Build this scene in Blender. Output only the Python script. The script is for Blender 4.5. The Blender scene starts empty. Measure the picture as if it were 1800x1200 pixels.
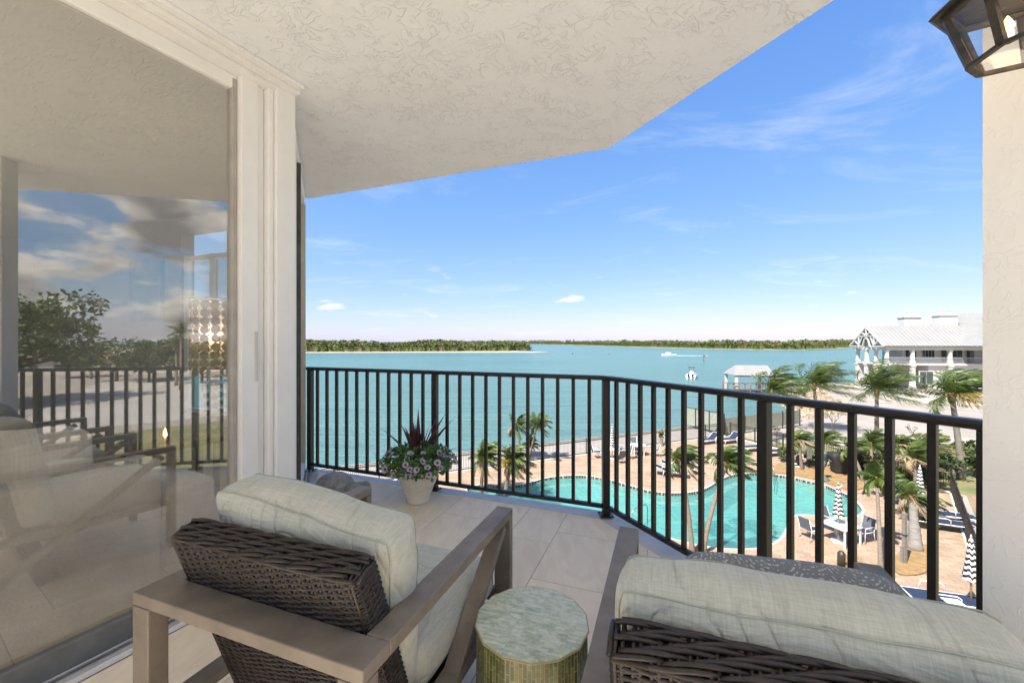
import bpy, bmesh, math, random
from mathutils import Vector, Matrix, noise, Euler
R = math.radians
random.seed(7)
scene = bpy.context.scene
col = scene.collection
# ------------------------------------------------------------------ camera
CZ = 8.1                      # camera above the pool deck (z = 0)
FL = 725.0                    # focal length in photo pixels (photo 1800 wide)
cam_d = bpy.data.cameras.new('camera'); cam = bpy.data.objects.new('camera', cam_d); col.objects.link(cam)
cam_d.sensor_width = 36.0; cam_d.lens = 36.0 * FL / 1800.0
cam_d.clip_start = 0.05; cam_d.clip_end = 30000
cam.location = (0, 0, CZ); cam.rotation_euler = (R(90), 0, 0)
scene.camera = cam
scene.cycles.max_bounces = 16; scene.cycles.diffuse_bounces = 10; scene.cycles.glossy_bounces = 6; scene.cycles.transparent_max_bounces = 16
# ------------------------------------------------------------------ exposure, sun, sky
scene.view_settings.view_transform = 'Standard'; scene.view_settings.look = 'None'
scene.view_settings.gamma = 1.0; scene.view_settings.use_curve_mapping = False
scene.view_settings.exposure = 1.6
SUN_EL = 54.0
SUN_H = Vector((0.75, 0.66, 0)).normalized()          # horizontal way the shadows fall
sd = bpy.data.lights.new('sun', 'SUN'); sun = bpy.data.objects.new('sun', sd); col.objects.link(sun)
sd.energy = 3.35; sd.angle = R(0.53); sd.color = (1.0, 0.955, 0.88)
sdir = Vector((SUN_H.x * math.cos(R(SUN_EL)), SUN_H.y * math.cos(R(SUN_EL)), -math.sin(R(SUN_EL))))
sun.rotation_euler = sdir.to_track_quat('-Z', 'Y').to_euler(); sun.location = (-30, -30, 60)

world = bpy.data.worlds.new('World'); scene.world = world; world.use_nodes = True
wn = world.node_tree; wn.nodes.clear()
def N(nt, typ, **kw):
    n = nt.nodes.new(typ)
    for k, v in kw.items(): setattr(n, k, v)
    return n
def inp(n, **kw):
    for k, v in kw.items(): n.inputs[k.replace('_', ' ')].default_value = v
    return n
def math_n(nt, op, a, b=None, clamp=False):
    m = N(nt, 'ShaderNodeMath', operation=op, use_clamp=clamp)
    for i, v in enumerate((a, b)):
        if v is None: continue
        if isinstance(v, (int, float)): m.inputs[i].default_value = v
        else: nt.links.new(v, m.inputs[i])
    return m.outputs[0]
def ramp(nt, fac, pts, interp='LINEAR'):
    r = N(nt, 'ShaderNodeValToRGB'); r.color_ramp.interpolation = interp
    e = r.color_ramp.elements
    while len(e) < len(pts): e.new(0.5)
    for el, (p, c) in zip(e, pts):
        el.position = p; el.color = c if len(c) == 4 else (*c, 1)
    nt.links.new(fac, r.inputs[0]); return r.outputs[0]
def g(v): return (v, v, v, 1)
def mixc(nt, fac, a, b, mode='MIX'):
    m = N(nt, 'ShaderNodeMix', data_type='RGBA', blend_type=mode)
    for sock, v in ((m.inputs[0], fac), (m.inputs[6], a), (m.inputs[7], b)):
        if isinstance(v, (int, float)): sock.default_value = v
        elif isinstance(v, tuple): sock.default_value = v if len(v) == 4 else (*v, 1)
        else: nt.links.new(v, sock)
    return m.outputs[2]

sky = N(wn, 'ShaderNodeTexSky', sky_type='NISHITA', sun_disc=False)
sky.sun_elevation = R(SUN_EL)
sky.sun_rotation = math.atan2(-SUN_H.x, -SUN_H.y)
sky.air_density = 1.0; sky.dust_density = 0.35; sky.ozone_density = 2.2; sky.altitude = 0
# tone the sky per channel as the camera rendered it: pale blue horizon, clear blue above
ssep = N(wn, 'ShaderNodeSeparateColor'); wn.links.new(sky.outputs[0], ssep.inputs[0]); scmb = N(wn, 'ShaderNodeCombineColor')
for ch_i, (ka, kg) in enumerate(((0.395, 0.88), (0.635, 0.63), (1.53, 0.27))):
    wn.links.new(math_n(wn, 'MULTIPLY', math_n(wn, 'POWER', ssep.outputs[ch_i], kg), ka), scmb.inputs[ch_i])
tc = N(wn, 'ShaderNodeTexCoord')
sep = N(wn, 'ShaderNodeSeparateXYZ'); wn.links.new(tc.outputs['Generated'], sep.inputs[0])
zz = math_n(wn, 'ADD', math_n(wn, 'MAXIMUM', sep.outputs[2], 0.0), 0.12)
cmb = N(wn, 'ShaderNodeCombineXYZ')
wn.links.new(math_n(wn, 'DIVIDE', sep.outputs[0], zz), cmb.inputs[0]); wn.links.new(math_n(wn, 'DIVIDE', sep.outputs[1], zz), cmb.inputs[1])
# high thin wisps everywhere
mp = N(wn, 'ShaderNodeMapping'); inp(mp, Scale=(0.75, 1.5, 1), Rotation=(0, 0, R(24)), Location=(3.1, 1.7, 0)); wn.links.new(cmb.outputs[0], mp.inputs[0])
n1 = N(wn, 'ShaderNodeTexNoise'); inp(n1, Scale=1.15, Detail=9.0, Roughness=0.62, Distortion=0.9); wn.links.new(mp.outputs[0], n1.inputs['Vector'])
wisp = ramp(wn, n1.outputs[0], [(0.52, g(0)), (0.80, g(0.34))], 'EASE')
# fair weather cumulus banks over the land to the east, thinning out over the water
mpc = N(wn, 'ShaderNodeMapping'); inp(mpc, Scale=(1, 1, 2.3), Location=(0.37, 0.2, 0.05)); wn.links.new(tc.outputs['Generated'], mpc.inputs[0])
n2 = N(wn, 'ShaderNodeTexNoise'); inp(n2, Scale=4.6, Detail=10.0, Roughness=0.52, Distortion=0.2); wn.links.new(mpc.outputs[0], n2.inputs['Vector'])
az = math_n(wn, 'SUBTRACT', math_n(wn, 'MULTIPLY', sep.outputs[0], 1.0), math_n(wn, 'MULTIPLY', sep.outputs[1], 1.0))
land = ramp(wn, math_n(wn, 'ADD', math_n(wn, 'MULTIPLY', az, 0.5), 0.5), [(0.52, g(0)), (0.72, g(1))], 'EASE')
cumd = math_n(wn, 'ADD', n2.outputs[0], math_n(wn, 'MULTIPLY', math_n(wn, 'SUBTRACT', land, 1.0), 0.5))
cum = ramp(wn, cumd, [(0.44, g(0)), (0.52, g(1))], 'EASE')
mp2 = N(wn, 'ShaderNodeMapping'); inp(mp2, Scale=(1, 1, 2.3), Location=(0.37, 0.2, 0.12)); wn.links.new(tc.outputs['Generated'], mp2.inputs[0])
n3 = N(wn, 'ShaderNodeTexNoise'); inp(n3, Scale=4.6, Detail=8.0, Roughness=0.52, Distortion=0.2); wn.links.new(mp2.outputs[0], n3.inputs['Vector'])
shade = ramp(wn, n3.outputs[0], [(0.40, (3.6, 3.5, 3.35)), (0.58, (0.85, 0.86, 0.92))])
mpf = N(wn, 'ShaderNodeMapping'); inp(mpf, Scale=(1, 1, 4.0), Location=(0.9, 0.35, 0.0)); wn.links.new(tc.outputs['Generated'], mpf.inputs[0])
n5 = N(wn, 'ShaderNodeTexNoise'); inp(n5, Scale=9.0, Detail=7.0, Roughness=0.5); wn.links.new(mpf.outputs[0], n5.inputs['Vector'])
band = ramp(wn, sep.outputs[2], [(0.03, g(0)), (0.075, g(1)), (0.12, g(1)), (0.19, g(0))], 'EASE')
puff = math_n(wn, 'MULTIPLY', ramp(wn, n5.outputs[0], [(0.61, g(0)), (0.76, g(0.7))], 'EASE'), band)
c1 = mixc(wn, wisp, scmb.outputs[0], (2.8, 2.85, 2.9))
c1 = mixc(wn, puff, c1, (3.0, 3.0, 3.0))
c2 = mixc(wn, cum, c1, shade)
bg = N(wn, 'ShaderNodeBackground'); inp(bg, Strength=0.145); wn.links.new(c2, bg.inputs[0])
wo = N(wn, 'ShaderNodeOutputWorld'); wn.links.new(bg.outputs[0], wo.inputs[0])

# ------------------------------------------------------------------ helpers
def G(u, v, z=0.0):
    'photo pixel -> point on the horizontal plane z'
    h = CZ - z
    return Vector(((u - 900) * h / (v - 600), FL * h / (v - 600), z))
def at(u, v, Y):
    'photo pixel at depth Y'
    return Vector(((u - 900) / FL * Y, Y, CZ - (v - 600) / FL * Y))

class MB:
    def __init__(s): s.v = []; s.f = []; s.m = []
    def add(s, verts, faces, mi=0):
        o = len(s.v); s.v += [tuple(x) for x in verts]; s.f += [tuple(i + o for i in f) for f in faces]; s.m += [mi] * len(faces); return s
    def box(s, c, size, rot=None, mi=0, taper=1.0):
        hx, hy, hz = size[0] / 2, size[1] / 2, size[2] / 2
        vs = []
        for sz in (-1, 1):
            k = taper if sz > 0 else 1.0
            for sx, sy in ((-1, -1), (1, -1), (1, 1), (-1, 1)):
                p = Vector((sx * hx * k, sy * hy * k, sz * hz))
                if rot is not None: p = rot @ p
                vs.append(p + Vector(c))
        return s.add(vs, [(3, 2, 1, 0), (4, 5, 6, 7), (0, 1, 5, 4), (1, 2, 6, 5), (2, 3, 7, 6), (3, 0, 4, 7)], mi)
    def bar(s, a, b, w, t, up=(0, 0, 1), mi=0):
        'square bar from a to b, w across (horizontal), t along up'
        a, b = Vector(a), Vector(b); d = b - a; L = d.length; d.normalize()
        x = d.cross(Vector(up))
        if x.length < 1e-5: x = d.cross(Vector((0, 1, 0)))
        x.normalize(); z = x.cross(d)
        rot = Matrix((x, d, z)).transposed()
        return s.box((a + b) / 2, (w, L, t), rot, mi)
    def tube(s, pts, r, n=6, caps=True, mi=0, closed=False):
        pts = [Vector(p) for p in pts]; K = len(pts); vs = []; prev = None
        for i, p in enumerate(pts):
            if closed: d = pts[(i + 1) % K] - pts[i - 1]
            else: d = pts[min(i + 1, K - 1)] - pts[max(i - 1, 0)]
            if d.length < 1e-9: d = Vector((0, 0, 1))
            d.normalize()
            if prev is None:
                x = d.cross(Vector((0, 0, 1)))
                if x.length < 1e-3: x = d.cross(Vector((0, 1, 0)))
            else: x = prev - d * prev.dot(d)
            x.normalize(); prev = x; y = d.cross(x)
            rr = r[i] if isinstance(r, (list, tuple)) else r
            for k in range(n):
                a = 2 * math.pi * k / n; vs.append(p + (x * math.cos(a) + y * math.sin(a)) * rr)
        fs = []
        for i in range(K if closed else K - 1):
            j = (i + 1) % K
            for k in range(n): fs.append((i * n + k, i * n + (k + 1) % n, j * n + (k + 1) % n, j * n + k))
        if caps and not closed: fs += [tuple(range(n - 1, -1, -1)), tuple((K - 1) * n + k for k in range(n))]
        return s.add(vs, fs, mi)
    def lathe(s, prof, n=24, c=(0, 0, 0), mi=0, flat=False):
        vs = []; fs = []; c = Vector(c)
        for r, z in prof:
            for k in range(n):
                a = 2 * math.pi * k / n; vs.append(c + Vector((r * math.cos(a), r * math.sin(a), z)))
        for i in range(len(prof) - 1):
            for k in range(n): fs.append((i * n + k, i * n + (k + 1) % n, (i + 1) * n + (k + 1) % n, (i + 1) * n + k))
        fs.append(tuple(range(n - 1, -1, -1))); fs.append(tuple((len(prof) - 1) * n + k for k in range(n)))
        return s.add(vs, fs, mi)
    def prism(s, poly, z0, z1, mi=0):
        n = len(poly); a = sum(poly[i][0] * poly[(i + 1) % n][1] - poly[(i + 1) % n][0] * poly[i][1] for i in range(n))
        if a < 0: poly = poly[::-1]
        vs = [(p[0], p[1], z0) for p in poly] + [(p[0], p[1], z1) for p in poly]
        fs = [tuple(range(n - 1, -1, -1)), tuple(range(n, 2 * n))] + [(i, (i + 1) % n, n + (i + 1) % n, n + i) for i in range(n)]
        return s.add(vs, fs, mi)
    def build(s, name, mats, parent=None, smooth=False, label=None, kind=None):
        me = bpy.data.meshes.new(name); me.from_pydata(s.v, [], s.f)
        if not isinstance(mats, (list, tuple)): mats = [mats]
        for m in mats: me.materials.append(m)
        if len(mats) > 1: me.polygons.foreach_set('material_index', s.m)
        if smooth: me.polygons.foreach_set('use_smooth', [True] * len(me.polygons))
        me.update()
        return link(name, me, parent, label, kind)
def link(name, me, parent=None, label=None, kind=None):
    o = bpy.data.objects.new(name, me); col.objects.link(o)
    if parent is not None: o.parent = parent
    if label: o['label'] = label
    if kind: o['kind'] = kind
    return o
def bevel_box(mb, c, size, bev, rot=None, seg=2, mi=0):
    bm = bmesh.new(); bmesh.ops.create_cube(bm, size=1.0)
    for v in bm.verts: v.co = Vector((v.co.x * size[0], v.co.y * size[1], v.co.z * size[2]))
    bmesh.ops.bevel(bm, geom=list(bm.edges), offset=bev, segments=seg, profile=0.5, affect='EDGES')
    bm.verts.index_update()
    vs = [((rot @ v.co) if rot is not None else v.co) + Vector(c) for v in bm.verts]
    fs = [[v.index for v in f.verts] for f in bm.faces]; bm.free()
    return mb.add(vs, fs, mi)
def bevel_bar(mb, a, b, w, t, bev=0.004, up=(0, 0, 1), ext=0.0):
    a, b = Vector(a), Vector(b); d = (b - a); L = d.length; d.normalize()
    x = d.cross(Vector(up))
    if x.length < 1e-5: x = d.cross(Vector((0, 1, 0)))
    x.normalize(); z = x.cross(d)
    return bevel_box(mb, (a + b) / 2, (w, L + 2 * ext, t), bev, Matrix((x, d, z)).transposed())
def thing(name, label, cat, loc=(0, 0, 0), rotz=0.0, group=None):
    o = bpy.data.objects.new(name, None); col.objects.link(o); o.empty_display_size = 0.2
    o.location = loc; o.rotation_euler = (0, 0, rotz); return tag(o, label, cat, group)
def tag(o, label, cat, group=None):
    o['label'] = label; o['category'] = cat
    if group: o['group'] = group
    return o
def struct(o): o['kind'] = 'structure'; return o
def copy_thing(src, loc, rotz=None, label=None):
    r = src.copy(); col.objects.link(r); r.location = loc
    if rotz is not None: r.rotation_euler = (0, 0, rotz)
    if label: r['label'] = label
    for ch in src.children:
        c = ch.copy(); col.objects.link(c); c.parent = r
        for gch in ch.children:
            d = gch.copy(); col.objects.link(d); d.parent = c
    return r

# ------------------------------------------------------------------ materials
def M(name, c1, c2=None, scale=5.0, rough=0.6, bump=0.0, bscale=None, metal=0.0, spec=0.5, stretch=(1, 1, 1), detail=5.0, rnd=0.0, coord='Object', lo=0.35, hi=0.65, bdist=0.01, distort=0.0, trans=0.0, rough2=None, rrange=0.0):
    m = bpy.data.materials.new(name); m.use_nodes = True; nt = m.node_tree
    b = nt.nodes['Principled BSDF']; inp(b, Roughness=rough, Metallic=metal); b.inputs['Specular IOR Level'].default_value = spec
    b.inputs['Base Color'].default_value = (*c1, 1)
    if c2 is None: c2 = tuple(x * 0.9 for x in c1)
    tcn = N(nt, 'ShaderNodeTexCoord'); mpn = N(nt, 'ShaderNodeMapping'); mpn.inputs['Scale'].default_value = stretch
    src = tcn.outputs[coord]
    if rnd:
        oi = N(nt, 'ShaderNodeObjectInfo'); va = N(nt, 'ShaderNodeVectorMath', operation='SCALE'); cx = N(nt, 'ShaderNodeCombineXYZ')
        nt.links.new(oi.outputs['Random'], cx.inputs[0]); nt.links.new(oi.outputs['Random'], cx.inputs[1])
        nt.links.new(cx.outputs[0], va.inputs[0]); va.inputs['Scale'].default_value = 37.0
        ad = N(nt, 'ShaderNodeVectorMath', operation='ADD'); nt.links.new(src, ad.inputs[0]); nt.links.new(va.outputs[0], ad.inputs[1]); src = ad.outputs[0]
    nt.links.new(src, mpn.inputs[0])
    no = N(nt, 'ShaderNodeTexNoise'); inp(no, Scale=scale, Detail=detail, Roughness=0.6, Distortion=distort); nt.links.new(mpn.outputs[0], no.inputs['Vector'])
    c = ramp(nt, no.outputs[0], [(lo, c1), (hi, c2)])
    if rnd:
        hsn = N(nt, 'ShaderNodeHueSaturation'); nt.links.new(c, hsn.inputs['Color'])
        v = math_n(nt, 'ADD', math_n(nt, 'MULTIPLY', oi.outputs['Random'], rnd), 1.0 - rnd / 2); nt.links.new(v, hsn.inputs['Value']); c = hsn.outputs[0]
    nt.links.new(c, b.inputs['Base Color'])
    if rrange:
        nt.links.new(math_n(nt, 'ADD', math_n(nt, 'MULTIPLY', no.outputs[0], rrange), rough - rrange / 2), b.inputs['Roughness'])
    if bump:
        nb = N(nt, 'ShaderNodeTexNoise'); inp(nb, Scale=bscale or scale * 4, Detail=6.0, Roughness=0.6); nt.links.new(mpn.outputs[0], nb.inputs['Vector'])
        bp = N(nt, 'ShaderNodeBump'); inp(bp, Strength=bump, Distance=bdist); nt.links.new(nb.outputs[0], bp.inputs['Height']); nt.links.new(bp.outputs[0], b.inputs['Normal'])
    if trans:
        tr = N(nt, 'ShaderNodeBsdfTranslucent'); nt.links.new(c, tr.inputs[0]); mx = N(nt, 'ShaderNodeMixShader'); mx.inputs[0].default_value = trans
        nt.links.new(b.outputs[0], mx.inputs[1]); nt.links.new(tr.outputs[0], mx.inputs[2]); nt.links.new(mx.outputs[0], nt.nodes['Material Output'].inputs[0])
    return m
def bsdf(m): return m.node_tree.nodes['Principled BSDF']

def stucco(name, c1, c2, knock=11.0, strength=0.55, dist=0.006):
    m = M(name, c1, c2, 2.2, 0.85, spec=0.25); nt = m.node_tree; b = bsdf(m)
    tcn = N(nt, 'ShaderNodeTexCoord')
    a = N(nt, 'ShaderNodeTexNoise'); inp(a, Scale=knock, Detail=2.5, Roughness=0.5, Distortion=1.4); nt.links.new(tcn.outputs['Object'], a.inputs['Vector'])
    r1 = ramp(nt, a.outputs[0], [(0.455, g(0)), (0.49, g(1)), (0.535, g(0.22)), (1.0, g(0.3))])
    br_ = N(nt, 'ShaderNodeTexNoise'); inp(br_, Scale=knock * 0.55, Detail=2.0); nt.links.new(tcn.outputs['Object'], br_.inputs['Vector'])
    f = N(nt, 'ShaderNodeTexNoise'); inp(f, Scale=knock * 6, Detail=4.0, Roughness=0.6); nt.links.new(tcn.outputs['Object'], f.inputs['Vector'])
    h = math_n(nt, 'ADD', math_n(nt, 'MULTIPLY', r1, ramp(nt, br_.outputs[0], [(0.40, g(0.08)), (0.58, g(1))])), math_n(nt, 'MULTIPLY', f.outputs[0], 0.22))
    bp = N(nt, 'ShaderNodeBump'); inp(bp, Strength=strength, Distance=dist); nt.links.new(h, bp.inputs['Height']); nt.links.new(bp.outputs[0], b.inputs['Normal'])
    return m
def fabric(name, c1, c2, weave=260.0, bump=0.25, rough=0.9, wr=0.0):
    m = M(name, c1, c2, 5.0, rough, spec=0.2, lo=0.3, hi=0.7); nt = m.node_tree; b = bsdf(m)
    b.inputs['Sheen Weight'].default_value = 0.25
    tcn = N(nt, 'ShaderNodeTexCoord'); hs_ = []
    old = b.inputs['Base Color'].links[0].from_socket
    for ax, st in ((0, (weave, weave * 0.06, weave * 0.06)), (1, (weave * 0.06, weave, weave))):
        mpn = N(nt, 'ShaderNodeMapping'); mpn.inputs['Scale'].default_value = st; nt.links.new(tcn.outputs['Object'], mpn.inputs[0])
        no = N(nt, 'ShaderNodeTexNoise'); inp(no, Scale=1.0, Detail=2.0); nt.links.new(mpn.outputs[0], no.inputs['Vector']); hs_.append(no.outputs[0])
    h = math_n(nt, 'ADD', hs_[0], hs_[1])
    cc = mixc(nt, 0.36, old, ramp(nt, math_n(nt, 'MULTIPLY', h, 0.5), [(0.40, tuple(x * 0.8 for x in c2)), (0.60, tuple(min(1, x * 1.15) for x in c1))]))
    nt.links.new(cc, b.inputs['Base Color'])
    bp = N(nt, 'ShaderNodeBump'); inp(bp, Strength=bump, Distance=0.002); nt.links.new(h, bp.inputs['Height'])
    if wr:
        w = N(nt, 'ShaderNodeTexNoise'); mpn = N(nt, 'ShaderNodeMapping'); mpn.inputs['Scale'].default_value = (3.0, 9.0, 6.0); nt.links.new(tcn.outputs['Object'], mpn.inputs[0])
        inp(w, Scale=1.6, Detail=3.0, Distortion=1.2); nt.links.new(mpn.outputs[0], w.inputs['Vector'])
        w2 = N(nt, 'ShaderNodeTexNoise'); mp3 = N(nt, 'ShaderNodeMapping'); mp3.inputs['Scale'].default_value = (5.0, 2.2, 3.5); mp3.inputs['Rotation'].default_value = (0.3, 0.2, 0.6); nt.links.new(tcn.outputs['Object'], mp3.inputs[0])
        inp(w2, Scale=1.3, Detail=2.0, Distortion=0.7); nt.links.new(mp3.outputs[0], w2.inputs['Vector'])
        cr = ramp(nt, math_n(nt, 'ABSOLUTE', math_n(nt, 'SUBTRACT', w2.outputs[0], 0.5)), [(0.0, g(0.0)), (0.022, g(0.7)), (0.07, g(1.0))])
        hh = math_n(nt, 'ADD', math_n(nt, 'MULTIPLY', w.outputs[0], 0.8), math_n(nt, 'MULTIPLY', cr, 0.35))
        b2 = N(nt, 'ShaderNodeBump'); inp(b2, Strength=wr, Distance=0.03); nt.links.new(hh, b2.inputs['Height']); nt.links.new(b2.outputs[0], bp.inputs['Normal'])
    nt.links.new(bp.outputs[0], b.inputs['Normal'])
    return m
def brick_mat(name, ca, cb, mortar, bw, bh, ms=0.012, rough=0.7, bump=0.3, offset=0.5, rot=0.0, coord='Object', noise_amt=0.25, bdist=0.004, spec=0.4, axis=None):
    m = bpy.data.materials.new(name); m.use_nodes = True; nt = m.node_tree; b = bsdf(m); inp(b, Roughness=rough); b.inputs['Specular IOR Level'].default_value = spec
    b.inputs['Base Color'].default_value = (*ca, 1)
    tcn = N(nt, 'ShaderNodeTexCoord'); mpn = N(nt, 'ShaderNodeMapping'); mpn.inputs['Rotation'].default_value = axis if axis else (0, 0, rot); nt.links.new(tcn.outputs[coord], mpn.inputs[0])
    br = N(nt, 'ShaderNodeTexBrick', offset=offset); inp(br, Scale=1.0, Color1=(*ca, 1), Color2=(*cb, 1), Mortar=(*mortar, 1)); br.inputs['Mortar Size'].default_value = ms; br.inputs['Brick Width'].default_value = bw; br.inputs['Row Height'].default_value = bh
    br.inputs['Mortar Smooth'].default_value = 0.3
    nt.links.new(mpn.outputs[0], br.inputs['Vector'])
    no = N(nt, 'ShaderNodeTexNoise'); inp(no, Scale=0.7, Detail=8.0, Roughness=0.7); nt.links.new(tcn.outputs[coord], no.inputs['Vector'])
    c = mixc(nt, noise_amt, br.outputs[0], ramp(nt, no.outputs[0], [(0.3, g(0.25)), (0.7, g(1.0))]), 'OVERLAY'); nt.links.new(c, b.inputs['Base Color'])
    if bump:
        bp = N(nt, 'ShaderNodeBump', invert=True); inp(bp, Strength=bump, Distance=bdist); nt.links.new(br.outputs['Fac'], bp.inputs['Height']); nt.links.new(bp.outputs[0], b.inputs['Normal'])
    return m
def emis(name, c, s):
    m = bpy.data.materials.new(name); m.use_nodes = True; b = bsdf(m); b.inputs['Base Color'].default_value = (*c, 1)
    b.inputs['Emission Color'].default_value = (*c, 1); b.inputs['Emission Strength'].default_value = s; return m
def glass(name, refl, tint, rough=0.0, edge=0.75):
    'thin architectural glazing: coated reflection rising to grazing angles, tinted see-through'
    m = bpy.data.materials.new(name); m.use_nodes = True; nt = m.node_tree; nt.nodes.remove(bsdf(m))
    t = N(nt, 'ShaderNodeBsdfTransparent'); t.inputs[0].default_value = (*tint, 1)
    gl = N(nt, 'ShaderNodeBsdfGlossy'); gl.inputs['Roughness'].default_value = rough; gl.inputs[0].default_value = (0.93, 0.91, 0.87, 1)
    lw = N(nt, 'ShaderNodeLayerWeight'); lw.inputs[0].default_value = 0.5
    f = math_n(nt, 'ADD', math_n(nt, 'MULTIPLY', math_n(nt, 'POWER', lw.outputs['Facing'], 4.0), edge), refl, clamp=True)
    mx = N(nt, 'ShaderNodeMixShader'); nt.links.new(f, mx.inputs[0]); nt.links.new(t.outputs[0], mx.inputs[1]); nt.links.new(gl.outputs[0], mx.inputs[2])
    nt.links.new(mx.outputs[0], nt.nodes['Material Output'].inputs[0]); return m

m_ceil = stucco('ceiling_stucco', (0.85, 0.875, 0.91), (0.825, 0.85, 0.885), 12.0, 0.62, 0.0085)
m_wall = stucco('wall_stucco', (0.82, 0.81, 0.79), (0.70, 0.68, 0.64), 14.0, 0.8)
m_pier = stucco('pier_stucco', (0.80, 0.795, 0.775), (0.72, 0.715, 0.70), 24.0, 0.35, 0.0018)
m_white = M('white_frame', (0.84, 0.84, 0.835), (0.80, 0.80, 0.795), 6.0, 0.35, 0.05)
m_silver = M('track_metal', (0.60, 0.61, 0.63), (0.48, 0.49, 0.51), 30.0, 0.35, metal=0.6)
m_dark_frame = M('dark_gasket', (0.05, 0.05, 0.05), (0.09, 0.085, 0.08), 8.0, 0.5)
m_rail = M('black_bronze_rail', (0.014, 0.011, 0.009), (0.024, 0.019, 0.015), 22.0, 0.36, 0.08, 90, spec=0.5, stretch=(1, 1, 0.3), rrange=0.2)
m_door_glass = glass('door_glass', 0.23, (0.95, 0.94, 0.92))
m_win_glass = glass('window_glass', 0.10, (0.85, 0.88, 0.88))
m_lamp_glass = glass('lantern_glass', 0.05, (0.93, 0.92, 0.90), edge=0.5)
m_slab = M('slab_concrete', (0.62, 0.61, 0.59), (0.52, 0.51, 0.49), 6.0, 0.8, 0.2)
m_frame = M('taupe_metal', (0.265, 0.225, 0.185), (0.19, 0.16, 0.13), 9.0, 0.5, 0.05, 160, metal=0.1, stretch=(1, 1, 1), rrange=0.2, spec=0.3)
m_wicker = M('wicker_strand', (0.046, 0.033, 0.026), (0.018, 0.013, 0.011), 45.0, 0.34, 0.1, 300, spec=0.45, lo=0.3, hi=0.7)
m_wicker_in = M('added_backing', (0.008, 0.006, 0.005), None, 20, 0.8)
m_cush = fabric('sage_cushion', (0.565, 0.570, 0.495), (0.485, 0.490, 0.42), 300.0, 0.3, wr=0.55)
m_seam = M('cushion_piping', (0.46, 0.48, 0.40), (0.36, 0.38, 0.31), 30.0, 0.9)
m_sofa = fabric('sofa_weave', (0.86, 0.83, 0.78), (0.70, 0.675, 0.62), 120.0, 0.6)
# ------------------------------------------------------------------ balcony layout (camera stands at x=y=0)
EYE = 1.332; FZ = CZ - EYE; CLG = CZ + 1.49
TH = R(20.4)
E1 = Vector((math.sin(TH), math.cos(TH), 0)); E2 = Vector((math.cos(TH), -math.sin(TH), 0))
CORN = Vector((0.72, 3.166, 0)); LEFT = Vector((-2.11, 4.27, 0)); RIGHT = Vector((1.575, 1.38, 0))
REND = CORN + (RIGHT - CORN) * (60 / 16.0)
d_l = (LEFT - CORN).normalized(); d_r = (RIGHT - CORN).normalized()
n_l = Vector((d_l.y, -d_l.x, 0)); n_l = n_l if n_l.y > 0 else -n_l         # outward
n_r = Vector((-d_r.y, d_r.x, 0)); n_r = n_r if n_r.x > 0 else -n_r
DD = Vector((math.sin(R(26.4)), math.cos(R(26.4)), 0)); DN = Vector((DD.y, -DD.x, 0))   # along the door, out of the room
P0 = Vector((-1.6967, 1.6095, 0))                                             # on the outer door track
JAMB = P0 + DD * 0.93
W2 = (LEFT - JAMB).normalized(); W2N = Vector((W2.y, -W2.x, 0))
def isect(p, d, q, e):
    den = d.x * e.y - d.y * e.x; t = ((q.x - p.x) * e.y - (q.y - p.y) * e.x) / den; return p + d * t
def off_poly(o_out):
    'floor outline with rails pushed outward by o_out'
    a = isect(JAMB, W2, LEFT + n_l * o_out, d_l); b = isect(LEFT + n_l * o_out, d_l, RIGHT + n_r * o_out, d_r); c = REND + n_r * o_out
    return a, b, c
BACK = -3.6  # unseen rear floor, extended to catch sun and bounce it forward
ROOF_BACK = -0.72                          # roof cut short: unseen open end made up so sunlit floor bounces light forward
def clip(poly, a, b):
    'keep the part of poly left of a->b'
    out = []
    for i in range(len(poly)):
        p, q = poly[i], poly[(i + 1) % len(poly)]
        sp = (b[0] - a[0]) * (p[1] - a[1]) - (b[1] - a[1]) * (p[0] - a[0]); sq = (b[0] - a[0]) * (q[1] - a[1]) - (b[1] - a[1]) * (q[0] - a[0])
        if sp >= 0: out.append(p)
        if (sp >= 0) != (sq >= 0): t = sp / (sp - sq); out.append((p[0] + (q[0] - p[0]) * t, p[1] + (q[1] - p[1]) * t))
    return out
dback = P0 - DD * ((P0.y - BACK) / DD.y)
wall_dir = d_r; wback = REND
# slab
a, b, c = off_poly(0.10)
slab_poly = [tuple(p[:2]) for p in (dback - DN * 0.3, JAMB - DN * 0.3, a - W2N * 0.3, a, b, c, wback + n_r * 0.1)]
slab = struct(MB().prism(slab_poly, FZ - 0.22, FZ - 0.012).build('balcony_slab', m_slab))
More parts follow.
